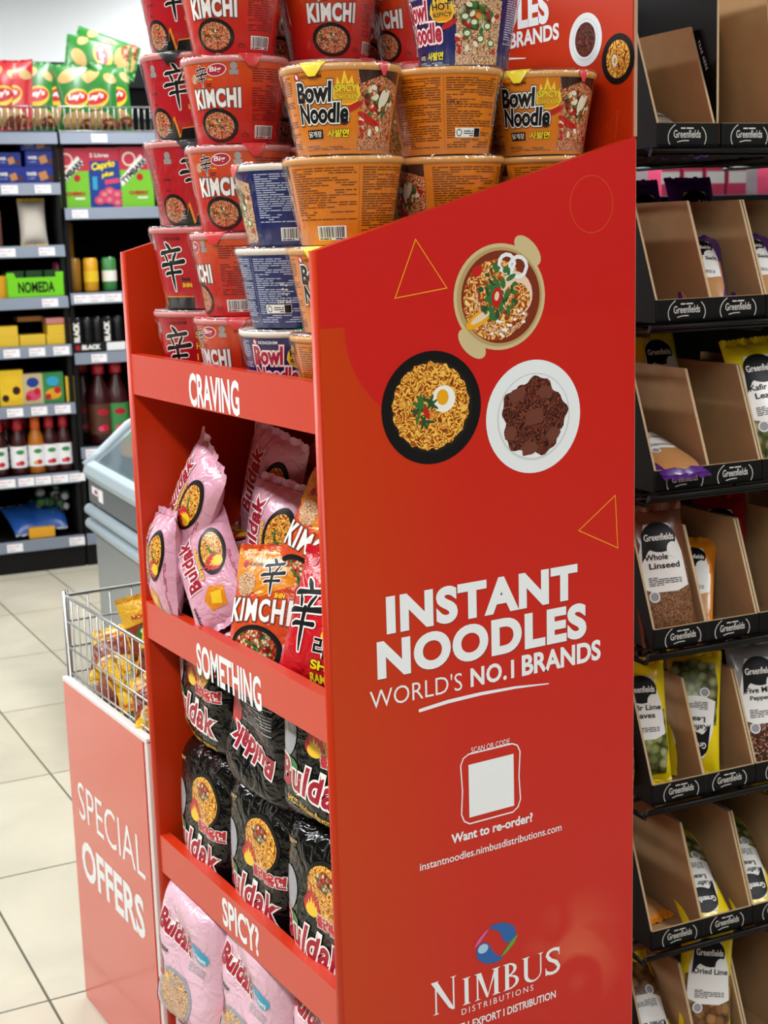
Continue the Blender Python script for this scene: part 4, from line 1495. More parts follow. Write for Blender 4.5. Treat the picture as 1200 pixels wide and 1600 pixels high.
# second shelf (floor of it at z = 0.88)
SH2 = [
    ('pink', (.055, .508, 1.078), (.15, -.50, .84), (-.95, .02, .2), 'pink noodle pack standing askew at the upper left, highest of the loose packs', GP),
    ('pink', (.155, .455, 1.09), (.1, -.25, .95), (-1, -.25, .1), 'pink noodle pack standing just behind the askew one', GP),
    ('pink2s', (.012, .528, .992), (.05, .06, 1), (-1, .12, .1), 'pink noodle pack slumped against the left wall above the lip', GP),
    ('pink2', (.125, .385, 1.03), (.12, -.12, 1), (-1, -.3, .15), 'pink noodle pack upright at the left of the big KIMCHI pack', GP),
    ('pinks', (.042, .428, .996), (.05, .60, .62), (-.85, -.42, .40), 'pink noodle pack lying on the lip with flame and noodle picture', GP),
    ('kims', (.115, .235, 1.058), (.35, -.22, .9), (-.85, -.42, .42), 'orange-red kimchi noodle pack with large KIMCHI word, in the middle', None),
    ('kims', (.055, .283, .968), (.28, .20, .9), (-.9, -.38, .35), 'orange-topped kimchi noodle pack leaning on the lip beside the red pack', None),
    ('shins', (.066, .128, .985), (.34, .06, .92), (-.88, -.42, .42), 'red noodle pack with black character and yellow words at the right end of the lip', None),
    ('pink2', (.26, .40, 1.160), (.2, 1, .05), (-.45, .1, .85), 'crumpled pink noodle pack lying highest at the back', GP),
    ('pink', (.22, .22, 1.140), (-.2, 1, .1), (-.6, -.1, .75), 'crumpled pink noodle pack at the back right, above the KIMCHI pack', GP),
    ('pink2', (.30, .20, 1.185), (.1, 1, -.1), (-.5, .1, .85), 'pink noodle pack topmost at the back right', GP),
    ('pink', (.10, .49, 1.000), (.1, 1, .1), (-.3, .1, .9), 'pink noodle pack lying flat beneath the askew one', GP),
    ('pink2', (.14, .28, 1.000), (.1, 1, .0), (-.3, 0, .9), 'pink noodle pack lying under the big KIMCHI pack', GP),
    ('shins', (.155, .100, 1.050), (.35, .1, .9), (-.9, -.1, .4), 'red noodle pack half hidden by the panel, behind the front red one', None),
]
for kk, c_, up, nr, lb, g in SH2:
    k_ = kk[:-1] if kk.endswith('s') else kk
    o = PK[k_].get(lb, matrix=pose(Vector(c_), up, nr) @ Matrix.Scale(.86 if kk.endswith('s') else 1.0, 4))
    if g:
        o['group'] = g
for i, (x, y, z) in enumerate(((.10, .48, .93), (.10, .28, .93), (.12, .11, .93), (.28, .48, .93), (.28, .28, .93), (.29, .11, .93), (.27, .47, 1.0), (.29, .27, 1.0), (.29, .11, 1.0), (.28, .46, 1.08), (.30, .26, 1.07), (.30, .11, 1.09))):
    o = PK['pink2'].get('pink noodle pack buried low in the heap on the second shelf', matrix=pose(Vector((x, y, z)), (.15 * (-1) ** i, 1, .03), (-.12, 0, 1)))
    o['group'] = 'pink noodle packs buried in the heap'
# third shelf: black multipacks, facing the aisle in front
GB = 'black noodle multipacks on the third shelf'
zb3 = LIPS[2][1] + .009


def row_pack(kk, x, y, z, tilt, yaw, lb, g, flip=False):
    n = Vector((-math.cos(yaw) * math.cos(tilt), -math.sin(yaw) * math.cos(tilt), math.sin(tilt)))
    up = Vector((math.cos(yaw) * math.sin(tilt), math.sin(yaw) * math.sin(tilt), math.cos(tilt)))
    if flip:
        up = -up
    o = PK[kk].get(lb, matrix=pose(Vector((x, y, z)), up, n))
    o['group'] = g


for j, (y, yaw) in enumerate(((.115, .06), (.300, .03), (.485, -.02))):
    side = ('at the right', 'in the middle', 'at the left')[j]
    row_pack('black', .075, y, zb3 + .110, .10, yaw, f'black noodle multipack {side} of the lower front row', GB)
    row_pack('black' if j != 1 else 'black2', .085, y + .004, zb3 + .322 - .02 * (j == 1), .12 if j == 0 else .06, yaw + (.12 if j == 0 else -.05), f'black noodle multipack {side}, stacked on the lower front row', GB, flip=(j == 1))
    row_pack('black', .24, y, zb3 + .110, .02, 0, f'black noodle multipack {side} of the rear row, lower', GB)
# fourth shelf: pale pink multipacks
GQ = 'pale pink noodle multipacks on the bottom shelf'
zb4 = .119
for j, y in enumerate((.115, .300, .485)):
    side = ('at the right', 'in the middle', 'at the left')[j]
    row_pack('pale', .072 - .012 * j, y, zb4 + .110, .02, 0, f'pale pink noodle multipack {side} of the bottom front row', GQ)
    row_pack('pale', .068 - .018 * j, y, zb4 + .285 - .012 * j, .12, .1 * (j - 1), f'pale pink noodle multipack {side}, stacked under the SPICY? lip', GQ)

# ================================================================== wire basket with the special offers poster
bk = thing('wire_basket', 'wire basket bin with red SPECIAL OFFERS poster on its front, beside the display stand', 'basket', (.04, .735, 0))
BW, BD, BT = .410, .45, .655
mb = MB()
A = Art()


def bp_(px, py):
    q = at(px, py, 0, .036)
    return (-(q.y - .735), q.z)


for word, q, off in (('SPECIAL', ((125, 1276), (125, 1222), (228, 1376)), -.004), ('OFFERS', ((131, 1368), (131, 1311), (228, 1466)), .03)):
    a, c = bp_(*q[0]), bp_(*q[2])
    b_ = bp_(*q[1])
    A.text(word, a[0], a[1], c[0] - a[0], b_[1] - a[1], 'white_print', 1, off)
mb.box(-.004, 0, .004, BW - .002, .004, BT - .004, 'poster_red')
A.apply(mb, plane_S((-.004, 0, 0), (0, -1, 0), (0, 0, 1)), base=.5)
mb.build('poster', bk)
mb = MB()
mb.box(-.002, .010, -.010, .004, 0, BT, 'poster_frame'); mb.box(-.002, .010, BW - .002, BW + .006, 0, BT, 'poster_frame'); mb.box(-.003, .012, -.010, BW + .006, BT - .006, BT + .004, 'poster_frame')
mb.build('poster_frame', bk, bevel=.002)
for sx, sy in ((.012, -.004), (.012, BW), (BD, -.004), (BD, BW)):
    mb = MB(); mb.tube([(sx, sy, 0), (sx, sy, .825)], .006, 'zinc', 8); mb.build('post', bk)
mb = MB()
for zz in (.815, .765, .715, .665, .10, .35):
    r = .0038 if zz == .815 else .0022
    mb.tube([(.012, -.004, zz), (.012, BW, zz), (BD, BW, zz), (BD, -.004, zz)], r, 'zinc', 6, closed=True)
n = 12
for i in range(1, n):
    y = -.004 + (BW + .004) * i / n
    for x in (.012, BD):
        mb.tube([(x, y, .10), (x, y, .815)], .0016, 'zinc', 5)
n = 10
for i in range(1, n):
    x = .012 + (BD - .012) * i / n
    for y in (-.004, BW):
        mb.tube([(x, y, .10), (x, y, .815)], .0016, 'zinc', 5)
for i in range(1, 12):
    y = -.004 + (BW + .004) * i / 12
    mb.tube([(.012, y, .36), (BD, y, .36)], .0016, 'zinc', 5)
mb.build('wire_mesh', bk)


def art_snack(seed, green=True):
    A = Art()
    A.poly([(-.07, .03), (.07, .05), (.07, -.03), (-.07, -.06)], 'pack_brown', .3)
    if green:
        A.ell(0, .012, .045, .022, 'chips_green', 1.5, 20, 8)
        A.text('Curry', -.032, .004, .064, .018, 'ink_white', 3, .05, .1)
    A.text('NOODLES', -.045, .048, .08, .012, 'hot_red', 2, .04)
    A.noodles_bowl(.005, -.055, .042, .026, 1.5, 'noodle_gold', 'chips_yellow', True, seed)
    return clip_art(A, .15, .2)


SN = {'a': Pool(make_pack('snack_pack', 'yellow snack pack', 'snack pack', .15, .20, .05, art_snack(3), 'pack_yellow', 21, wr=.1, nu=16, nv=20)),
      'b': Pool(make_pack('snack_pack', 'yellow snack pack', 'snack pack', .14, .18, .05, art_snack(5, False), 'pack_yellow', 23, wr=.12, nu=16, nv=20))}
rnd = random.Random(12)
CN = Vector((-.42, -.85, .32))
sp = [('a', (.150, .955, .770), (-.15, .2, .95), CN, .68, 'yellow and brown snack pack with green badge standing at the back of the wire basket'),
      ('a', (.125, .850, .745), (.2, -.1, .95), CN, .62, 'yellow and brown snack pack close to the red side wall'),
      ('b', (.105, 1.060, .715), (.3, .6, .5), (-.6, -.5, .6), .60, 'yellow snack pack at the left corner of the wire basket'),
      ('b', (.075, .985, .665), (.1, -.5, .6), (-.8, -.4, .4), .62, 'shiny yellow snack pack leaning on the basket front'),
      ('a', (.080, .860, .640), (.1, .3, .9), (-.8, -.5, .4), .58, 'yellow snack pack at the lower right beside the red stand'),
      ('b', (.200, 1.060, .720), (.6, .6, .1), (-.2, -.4, .9), .62, 'yellow snack pack lying at the far left of the basket'),
      ('b', (.080, .800, .700), (.2, .7, .6), (-.7, -.4, .6), .55, 'yellow snack pack high beside the red side wall')]
for kk, c_, up, nr, s_, lb in sp:
    SN[kk].get(lb, matrix=pose(Vector(c_), up, nr) @ Matrix.Scale(s_, 4))['group'] = 'snack packs in the wire basket'
for i in range(18):
    x, y, z = .135 + .115 * (i % 3), .83 + .15 * ((i // 3) % 2) + .05 * (i % 2), .40 + .085 * (i // 6)
    m_ = pose(Vector((x, y, z)), (rnd.uniform(-1, 1), rnd.uniform(-1, 1), .15), (rnd.uniform(-.3, .3), rnd.uniform(-.3, .3), 1)) @ Matrix.Scale(.62, 4)
    SN['ab'[i % 2]].get('yellow snack pack lying low in the heap inside the wire basket', matrix=m_)['group'] = 'snack packs in the wire basket heap'

# ================================================================== chest freezer
SR = math.radians(-6)
fz = thing('chest_freezer', 'grey chest freezer with pale curved rim standing in the aisle behind the red stand', 'freezer', (.90, 3.42, 0), SR)
L = 2.0
mb = MB(); mb.prism([(0.0, .05), (0.0, .52), (.02, .56), (.02, .64), (.88, .64), (.88, .05)], 1, -L, 0, 'freezer_grey'); mb.build('body', fz, bevel=.006)
mb = MB(); mb.box(.04, .84, -L + .04, -.04, 0, .05, 'soft_black'); mb.build('plinth', fz)
mb = MB(); mb.prism([(-.012, .565), (-.012, .64), (.01, .64), (.01, .565)], 1, -L, .0, 'freezer_dark'); mb.build('control_panel', fz)
mb = MB()
mb.box(-.0135, -.012, -.13, -.05, .600, .626, 'price_paper'); mb.box(-.0145, -.0135, -.125, -.09, .606, .618, 'cap_red'); mb.box(-.0135, -.012, -.20, -.14, .585, .628, 'price_paper')
mb.build('sticker', fz)
for zz in (.535, .485):
    mb = MB(); mb.tube([(-.012, -L, zz), (-.012, .01, zz)], .020, 'freezer_rim', 12); mb.build('bumper_rail', fz)
mb = MB(); mb.prism([(-.015, .642), (-.028, .67), (-.020, .70), (.02, .715), (.075, .725), (.075, .70), (.03, .645)], 1, -L, .01, 'freezer_rim'); mb.build('rim', fz, bevel=.006)
prof = [(-.02, .69), (.04, .735), (.14, .82), (.30, .90), (.5, .93), (.7, .90), (.88, .80)]
for yy in (-.005, -L + .02):
    mb = MB(); mb.tube([(a, yy, b) for a, b in prof], .018, 'freezer_rim', 10); mb.build('lid_frame', fz)
for yy in (-.72, -1.35):
    mb = MB(); mb.tube([(a, yy, b) for a, b in prof], .012, 'freezer_rim', 8); mb.build('lid_frame', fz)
k = NT('freezer_glass')
k.b.inputs['Base Color'].default_value = rgb('8FA0A6'); k.b.inputs['Transmission Weight'].default_value = .6; k.b.inputs['Roughness'].default_value = .05
for y0, y1 in ((-.71, -.02), (-1.34, -.73), (-1.98, -1.36)):
    mb = MB()
    n = len(prof)
    mb.add([(a, y0, b) for a, b in prof] + [(a, y1, b) for a, b in prof] + [(a, y0, b - .004) for a, b in prof] + [(a, y1, b - .004) for a, b in prof],
           [(i, i + 1, n + i + 1, n + i) for i in range(n - 1)] + [(2 * n + i, 3 * n + i, 3 * n + i + 1, 2 * n + i + 1) for i in range(n - 1)], 'freezer_glass', True)
    mb.build('sliding_lid', fz)
mb = MB(); mb.prism([(.02, .64), (.05, .71), (.14, .80), (.30, .88), (.5, .91), (.7, .88), (.86, .79), (.86, .64)], 1, -.008, 0.0, 'freezer_dark'); mb.build('end_panel', fz)

# ================================================================== wire rack with cardboard trays of spice bags
KX, KY = .713, .255
rk = thing('wire_rack', 'black wire shelf rack holding cardboard trays of spice bags, behind the red stand', 'rack', (KX, KY, 0), SR)
RW, RD = 0.66, .34
TZ = [1.5795, 1.3195, 1.0575, .803, .543, .288, .03]
for u in (-.012, RW):
    for v in (RD + .04,):
        mb = MB(); mb.tube([(u, v, 0), (u, v, 1.84)], .009, 'wire_black', 8); mb.build('upright', rk)
for z in TZ:
    mb = MB()
    for v in (.0, .06, .12, .18, .24, .30, .36):
        mb.tube([(-.012, v, z - .012), (RW, v, z - .012)], .004, 'wire_black', 6)
    for u in (-.012, .2, .41, RW):
        mb.tube([(u, .0, z - .018), (u, .37, z - .018)], .004, 'wire_black', 6)
    mb.tube([(-.014, -.006, z - .006), (RW, -.006, z - .006)], .0045, 'wire_black', 6)
    mb.build('wire_shelf', rk)


mb = MB(); mb.box(-.01, RW, RD + .055, RD + .06, 0, 1.515, 'tray_black'); mb.box(-.01, RW, RD + .055, RD + .06, 1.60, 1.86, 'tray_black'); mb.build('back_panel', rk)  # black sheets added behind the open-backed rack to darken the see-through gaps


def tray_wall(mb, u0, u1, h, m0, m1, cut='card_cut', lean=.065, full=False, back=.30):
    """upright wall across the depth with a slanting front edge; m0 left face, m1 right face"""
    pts = [(.002, .004), (.002, .030), (lean, h), (back, h), (back, .004)] if not full else [(.012, .004), (.016, h), (back, h), (back, .004)]
    um = (u0 + u1) / 2
    mb.prism(pts, 0, u0, um, m0, cut)
    mb.prism(pts, 0, um, u1, m1, cut)


def emblem(A, cx, cz, w=.082):
    """round brand mark with two arcs, and its word"""
    for a0, a1, q in ((128, 205, 1), (-25, 40, 1)):
        pts = []
        for i in range(11):
            t = math.radians(a0 + (a1 - a0) * i / 10)
            pts.append((cx + w * .42 * math.cos(t), cz - .004 + .024 * math.sin(t)))
        pts = [p for p in pts if abs(p[1] - cz) < .0165]
        if len(pts) > 1:
            A.stroke(pts, .0013, 'tray_ink', 1)
    A.text('Greenfields', cx - w * .30, cz - .0045, w * .60, .0115, 'tray_ink', 1, .01)
    A.small_print(cx - w * .14, cz + .0085, w * .28, .003, 1, 'tray_ink', 1, 3, .7)
    A.stroke([(cx - w * .22, cz - .0105), (cx - w * .1, cz - .0085), (cx + w * .04, cz - .0085)], .0014, 'tray_ink', 1)


def make_tray(label):
    t = thing('cardboard_tray', label, 'tray')
    mb = MB()
    mb.box(0, .205, 0, .30, 0, .004, 'tray_black')
    A = Art(); emblem(A, .055, .0175); emblem(A, .152, .0175); A.rect(.1035, .002, .0006, .032, 'soft_black', 1)
    mb.box(0, .205, 0, .004, 0, .0345, 'tray_black')
    mb.box(.001, .204, .0005, .0038, .0345, .0350, 'card_cut')
    A.apply(mb, plane_S((0, 0, 0), (1, 0, 0), (0, 0, 1)), base=.5)
    mb.build('front_lip', t)
    mb = MB(); mb.box(.002, .203, .004, .30, .004, .0052, 'corrugated'); mb.build('bottom', t)
    for u0, u1, a, b in ((0, .004, 'tray_black', 'corrugated'), (.0995, .1045, 'corrugated', 'corrugated'), (.201, .205, 'corrugated', 'tray_black')):
        mb = MB(); tray_wall(mb, u0, u1, .182, a, b); mb.build('divider', t)
    mb = MB(); mb.box(.004, .201, .296, .30, .004, .15, 'corrugated'); mb.build('back_wall', t)
    return t


tray = Pool(make_tray('cardboard tray'))
RM = Matrix.Translation((KX, KY, 0)) @ Matrix.Rotation(SR, 4, 'Z')
ROWN = ['top', 'second', 'third', 'fourth', 'fifth', 'sixth', 'lowest']


def rack_pos(u, v, z):
    return RM @ Vector((u, v, z))


for r in range(1, 7):
    for c in range(3):
        where = ['at its left end', 'second from the left', 'at its right end'][c]
        tray.get(f'cardboard tray on the {ROWN[r]} shelf of the wire rack, {where}', rack_pos(.003 + c * .2065, 0, TZ[r]), (0, 0, SR), 'cardboard trays on the wire rack')
# top shelf: taller boxes with uncut side walls
for c, (u0, w_) in enumerate(((.003, .110), (.118, .105), (.226, .2))):
    t = thing('cardboard_tray', 'tall black cardboard box %s the top rack shelf' % ['at the left of', 'with TEAR HERE on its side, on', 'at the right of'][c], 'tray', rack_pos(u0, 0, TZ[0]), SR, 'cardboard trays on the wire rack')
    mb = MB()
    mb.box(0, w_, 0, .30, 0, .004, 'tray_black'); mb.box(0, w_, 0, .004, 0, .0345, 'tray_black'); mb.box(.001, w_ - .001, .0005, .0038, .0345, .035, 'card_cut')
    A = Art(); emblem(A, .052, .0175)
    if w_ > .15: emblem(A, .15, .0175)
    A.apply(mb, plane_S((0, 0, 0), (1, 0, 0), (0, 0, 1)), base=.5)
    mb.build('front_lip', t)
    mb = MB(); mb.box(.002, w_ - .002, .004, .30, .004, .0052, 'corrugated'); mb.build('bottom', t)
    mb = MB()
    if c == 0:
        tray_wall(mb, 0, .004, .182, 'tray_black', 'corrugated')
    else:
        tray_wall(mb, 0, .004, .262, 'tray_black', 'corrugated', full=True)
    if c == 1:
        A = Art(); A.text('TEAR HERE', 0, 0, .05, .0055, 'white_print', 1, .02, spacing=1.3)
        A.apply(mb, plane_S((0, .062, .160), (0, -.45, -.9), (0, -.9, .45)), base=.5)
    mb.build('side_wall', t)
    mb = MB()
    if c == 0:
        tray_wall(mb, w_ - .008, w_ - .004, .182, 'corrugated', 'corrugated')
    else:
        tray_wall(mb, w_ - .004, w_, .25, 'corrugated', 'tray_black', lean=.03)
    mb.build('side_wall', t)
    mb = MB(); mb.box(.004, w_ - .004, .296, .30, .004, .26 if c else .15, 'corrugated'); mb.build('back_wall', t)


# ------------------------------------------------------------------ spice bags
def art_bag(words, fill, edge, w=.092, h=.20):
    A = Art()
    A.ell(0, -.035, w * .44, .055, fill, 1, 24)
    A.poly([(-w * .46, -.045), (-w * .38, -.085), (w * .38, -.085), (w * .46, -.045), (w * .44, .02), (-w * .44, .02)], fill, 1.2)
    A.poly([(-w * .42, -.02), (-w * .2, -.028), (w * .2, -.028), (w * .42, -.02), (w * .38, .03), (w * .3, .055), (w * .22, .075), (-w * .22, .075), (-w * .3, .055), (-w * .38, .03)], 'bag_label', 2)
    A.ell(0, .054, w * .30, .023, 'ink_black', 3, 24); A.ell(w * .22, .034, w * .12, .012, 'bag_label', 3.4, 14)
    A.poly([(-w * .3, .054), (-w * .34, .018), (-w * .22, .034), (-w * .1, .04)], 'ink_black', 3)
    A.text('Greenfields', -w * .26, .049, w * .52, .0105, 'ink_white', 4, .02)
    for i, s_ in enumerate(words):
        A.text(s_, -w * .30 if i == 0 else -w * .24, .020 - i * .013, min(w * .66, .0062 * len(s_) + .006), .009, 'ink_black', 4, .02)
    A.small_print(-w * .28, -.018, w * .58, .014, 5, 'ink_black', 3, 7)
    A.ell(-w * .22, -.034, .0085, .0085, 'bag_label', 3, 16); A.ell(-w * .22, -.034, .0065, .0065, 'pack_grey', 3.4, 16)
    return clip_art(A, w, h)


def bag(label, words, fill, edge, seed):
    return Pool(make_pack('spice_bag', label, 'spice bag', .092, .195, .034, art_bag(words, fill, edge), edge, seed, nu=16, nv=22, seal=.008, wr=.08))


BG = {
    'leaf': bag('x', ('Kafir Lime', 'Leaves'), 'leaf_fill', 'bag_yellow', 31),
    'seed': bag('x', ('Whole', 'Linseed'), 'seed_fill', 'bag_brown', 32),
    'pepper': bag('x', ('Five Mixed', 'Peppercorns'), 'pepper_fill', 'bag_grey', 33),
    'lime': bag('x', ('Dried Lime',), 'lime_fill', 'bag_yellow', 34),
    'salt': bag('x', ('Himal Salt',), 'bag_tan', 'bag_purple', 35),
    'red': bag('x', ('Chilli',), 'seed_fill', 'bag_red', 36),
    'orange': bag('x', ('Curry',), 'bag_tan', 'bag_orange', 37),
}


def put_bag(kk, row, u, v, dz, tilt, yaw, lb, roll=0, flip=False, scale=1):
    """tilt: leaning back; yaw: turning about the vertical; roll: sideways lean (degrees)"""
    m = Matrix.Translation(rack_pos(u, v, TZ[row] + dz)) @ Matrix.Rotation(SR + math.radians(yaw), 4, 'Z') @ Matrix.Rotation(math.radians(90 - tilt), 4, 'X') @ Matrix.Rotation(math.radians(roll + (180 if flip else 0)), 4, 'Z')
    if scale != 1:
        m = m @ Matrix.Scale(scale, 4)
    BG[kk].get(lb, matrix=m)['group'] = 'spice bags on the wire rack'


put_bag('salt', 0, .060, .095, .030, 68, -10, 'purple and tan spice bag slumped low in the left box of the top rack shelf')
put_bag('salt', 0, .155, .15, .09, 22, -55, 'purple-edged spice bag behind the TEAR HERE wall on the top rack shelf')
put_bag('salt', 1, .150, .092, .068, 48, -30, 'purple and tan spice bag with white label, middle of the second rack shelf', scale=.85)
put_bag('salt', 1, .254, .092, .068, 48, -30, 'purple and tan spice bag with white label, right part of the second rack shelf', scale=.85)
put_bag('salt', 1, .055, .23, .125, 20, 0, 'dark purple spice bag top behind the left compartment of the second rack shelf')
put_bag('salt', 1, .150, .24, .120, 15, 4, 'dark purple spice bag top behind the middle of the second rack shelf')
put_bag('salt', 1, .255, .24, .125, 18, -4, 'dark purple spice bag top at the right rear of the second rack shelf')
put_bag('salt', 2, .052, .078, .052, 76, 0, 'purple spice bag lying flat on the front lip of the third rack shelf', scale=.95)
put_bag('leaf', 2, .256, .055, .112, 24, -10, 'yellow Kafir lime leaves bag standing upright on the third rack shelf', roll=4, scale=1.12)
put_bag('leaf', 2, .160, .21, .140, 20, 0, 'yellow spice bag behind the dividers of the third rack shelf')
put_bag('leaf', 2, .055, .23, .140, 20, 0, 'yellow spice bag at the left rear of the third rack shelf')
put_bag('seed', 3, .052, .055, .108, 20, -14, 'brown Whole Linseed bag standing at the left of the fourth rack shelf', roll=2, scale=1.08)
put_bag('orange', 3, .146, .100, .070, 40, -40, 'tan and orange spice bag in the second compartment of the fourth rack shelf', scale=.85)
put_bag('red', 3, .145, .22, .145, 50, 0, 'red spice bag behind the middle divider of the fourth rack shelf')
put_bag('red', 3, .055, .22, .145, 50, 0, 'red spice bag top at the left rear of the fourth rack shelf')
put_bag('red', 3, .250, .16, .10, 22, -35, 'red spice bag in the third compartment of the fourth rack shelf')
put_bag('leaf', 4, .030, .075, .115, 16, -18, 'yellow lime leaves bag at the left edge of the fifth rack shelf')
put_bag('leaf', 4, .142, .085, .110, 20, -38, 'yellow lime leaves bag standing upside down on the fifth rack shelf', flip=True)
put_bag('pepper', 4, .258, .055, .112, 20, -12, 'grey Five Mixed Peppercorns bag on the fifth rack shelf', scale=1.08)
put_bag('leaf', 4, .155, .225, .150, 25, 0, 'yellow spice bag top behind the middle of the fifth rack shelf')
put_bag('orange', 5, .050, .150, .022, 84, 10, 'orange spice bag lying flat at the left of the sixth rack shelf', scale=.8)
put_bag('leaf', 5, .152, .100, .056, 60, -12, 'yellow spice bag slumped in the second compartment of the sixth rack shelf', flip=True)
put_bag('leaf', 5, .258, .100, .060, 56, -12, 'yellow spice bag slumped in the third compartment of the sixth rack shelf', flip=True)
put_bag('leaf', 5, .360, .10, .11, 30, 0, 'yellow spice bag at the right end of the sixth rack shelf')
put_bag('lime', 6, .052, .095, .085, 45, -5, 'clear bag of dried limes with yellow seal at the left of the lowest rack shelf', flip=True)
put_bag('lime', 6, .158, .060, .128, 22, -14, 'yellow Dried Lime bag standing on the lowest rack shelf', roll=-10, scale=1.05)
# far gondola seen between the rack shelves
fs = thing('shelving_unit', 'distant shop shelf with white and pink packets seen between the rack shelves', 'shelf', (4.2, 4.3, 0), SR)
mb = MB(); mb.box(-.8, 2.4, .35, .4, 0, 1.9, 'wall_paint'); mb.build('back_panel', fs)
for z in (.2, .6, .95, 1.28, 1.60):
    mb = MB(); mb.box(-.8, 2.4, 0, .35, z - .03, z, 'shelf_rail'); mb.build('shelf', fs)
bx = MB(); bx.box(0, .11, 0, .12, 0, .17, 'raspberry'); bx.box(0, .11, -.001, 0, .06, .12, 'price_paper')
bx = Pool(tag(bx.build('carton'), 'pink packet', 'carton'))
for z in (1.60, 1.28):
    for i in range(16):
        if i % 5 == 4: continue
        q = Matrix.Translation((4.2, 4.3, 0)) @ Matrix.Rotation(SR, 4, 'Z') @ Vector((-.6 + i * .14, .04, z))
        bx.get('pink packet in the row on the distant shelf', q, (0, 0, SR), 'pink packets on the distant shelf')

# ================================================================== wall shelving behind, left
GX, GY, GR = .953, 4.901, math.radians(-6.5)
GM = Matrix.Translation((GX, GY, 0)) @ Matrix.Rotation(GR, 4, 'Z')
GINV = GM.inverted()


def gp(px, py):
    """local (u, z) of a pixel on the front plane of the wall shelving"""
    d = R_CAM @ Vector(((px - 600) / F_PX, -(py - 800) / F_PX, -1))
    a, b = GINV @ CAM_LOC, GINV.to_3x3() @ d
    t = -a.y / b.y
    q = a + b * t
    return q.x, q.z


def gon(name, lab, u0, u1, shelves, tags):
    t = thing(name, lab, 'shelving', GM @ Vector((u0, 0, 0)), GR)
    w = u1 - u0
    mb = MB(); mb.box(0, w, .46, .50, 0, 2.16, 'gondola_inner'); mb.build('back_panel', t)
    for a in (0, w - .02):
        mb = MB(); mb.box(a, a + .02, .02, .46, 0, 1.90, 'gondola_black'); mb.build('side_panel', t)
    mb = MB(); mb.box(0, w, .45, .51, 2.16, 2.27, 'gondola_black'); mb.build('top_rail', t)
    mb = MB(); mb.box(0, w, .005, .46, 0, .125, 'gondola_black'); mb.build('plinth', t, bevel=.004)
    for k, z in enumerate(shelves):
        mb = MB()
        mb.box(.001, w - .001, .006, .455, z - .03, z - .002, 'gondola_black')
        mb.prism([(.0, z - .052), (-.010, z - .050), (-.004, z - .002), (.006, z)], 0, .003, w - .003, 'shelf_rail')
        sh = mb.build('shelf', t)
        for uc in tags.get(k, ()):
            mb = MB()
            a = uc - u0
            S = plane_S((a, -.0108, z - .049), (1, 0, 0), (0, .006, .048))
            A = Art(); A.rect(0, .004, .070, .036, 'price_paper', 1); A.small_print(.006, .026, .045, .010, 2, 'price_red', 2, 5); A.small_print(.006, .010, .03, .008, 2, 'pack_grey', 2, 6)
            A.apply(mb, S, eps=.0006)
            mb.build('price_label', sh)
    return t


LS = [1.927, 1.713, 1.447, 1.225, 1.013, .753, .441, .148]
rsv = [1.927, 1.604, 1.235, .970, .545, .148]


def us_(lst, py):
    return [gp(x, py)[0] - .03 for x in lst]


gon('shelving_unit', 'black wall shelving bay at the far left, stocked with biscuits and sauces', -1.2, .392, LS,
    {0: [.0], 1: us_((12, 64), 288), 2: us_((8, 70), 382), 3: us_((75,), 460), 4: us_((15, 55, 93), 540), 5: us_((20, 58, 95), 628), 6: us_((8, 38, 65, 92, 118), 740), 7: us_((20, 118), 840)})
gon('shelving_unit', 'black wall shelving bay behind the red stand, stocked with cartons and drinks', .398, 1.9, rsv,
    {0: us_((152,), 208), 1: us_((122,), 325), 2: us_((125, 150, 175), 458), 3: us_((152,), 550), 4: [.42, .49], 5: [.45]})
# front wire guards of the top shelves
for u0, u1, side in ((-.9, .378, 'left'), (.400, 1.6, 'right')):
    t = thing('wire_guard', f'chrome wire guard along the {side} crisp shelf', 'wire guard', GM @ Vector((u0, -.004, 0)), GR)
    mb = MB()
    w = u1 - u0
    for z in (2.033, 1.93):
        mb.tube([(0, 0, z), (w, 0, z)], .0032, 'chrome', 6)
    n = int(w / .027)
    for i in range(n + 1):
        mb.tube([(w * i / n, 0, 1.928), (w * i / n, 0, 2.033)], .0022, 'chrome', 5)
    mb.build('wire_mesh', t)


def art_crisp(c2):
    A = Art()
    A.ell(.0, -.01, .058, .042, 'chips_yellow', 1, 26, 18)
    A.ell(.0, -.006, .052, .028, 'hot_red', 2, 26, 12)
    A.text('Lay\'s', -.040, -.022, .078, .030, 'ink_white', 3, .05, .2, rot=8)
    A.ell(-.03, .09, .05, .026, 'chip_gold', 1, 18, 30); A.ell(.06, .08, .03, .02, 'chip_gold', 1, 18, -30)
    A.ell(.0, -.10, .07, .040, 'chip_gold', 1, 18); A.ell(.05, -.12, .04, .03, 'pack_brown', 1.4, 18)
    return clip_art(A, .175, .27)


CR = {c: Pool(make_pack('crisp_bag', 'x', 'crisp bag', .175, .27, .075, art_crisp(c), c, s, nu=14, nv=16, wr=.09)) for c, s in (('chips_green', 41), ('chips_red', 42))}


def g_bag(pool, u, v, z, yaw, tilt, lb, roll=0, g='crisp bags on the wall shelving'):
    m = GM @ Matrix.Translation((u, v, z)) @ Matrix.Rotation(math.radians(yaw), 4, 'Z') @ Matrix.Rotation(math.radians(90 - tilt), 4, 'X') @ Matrix.Rotation(math.radians(roll), 4, 'Z')
    pool.get(lb, matrix=m)['group'] = g


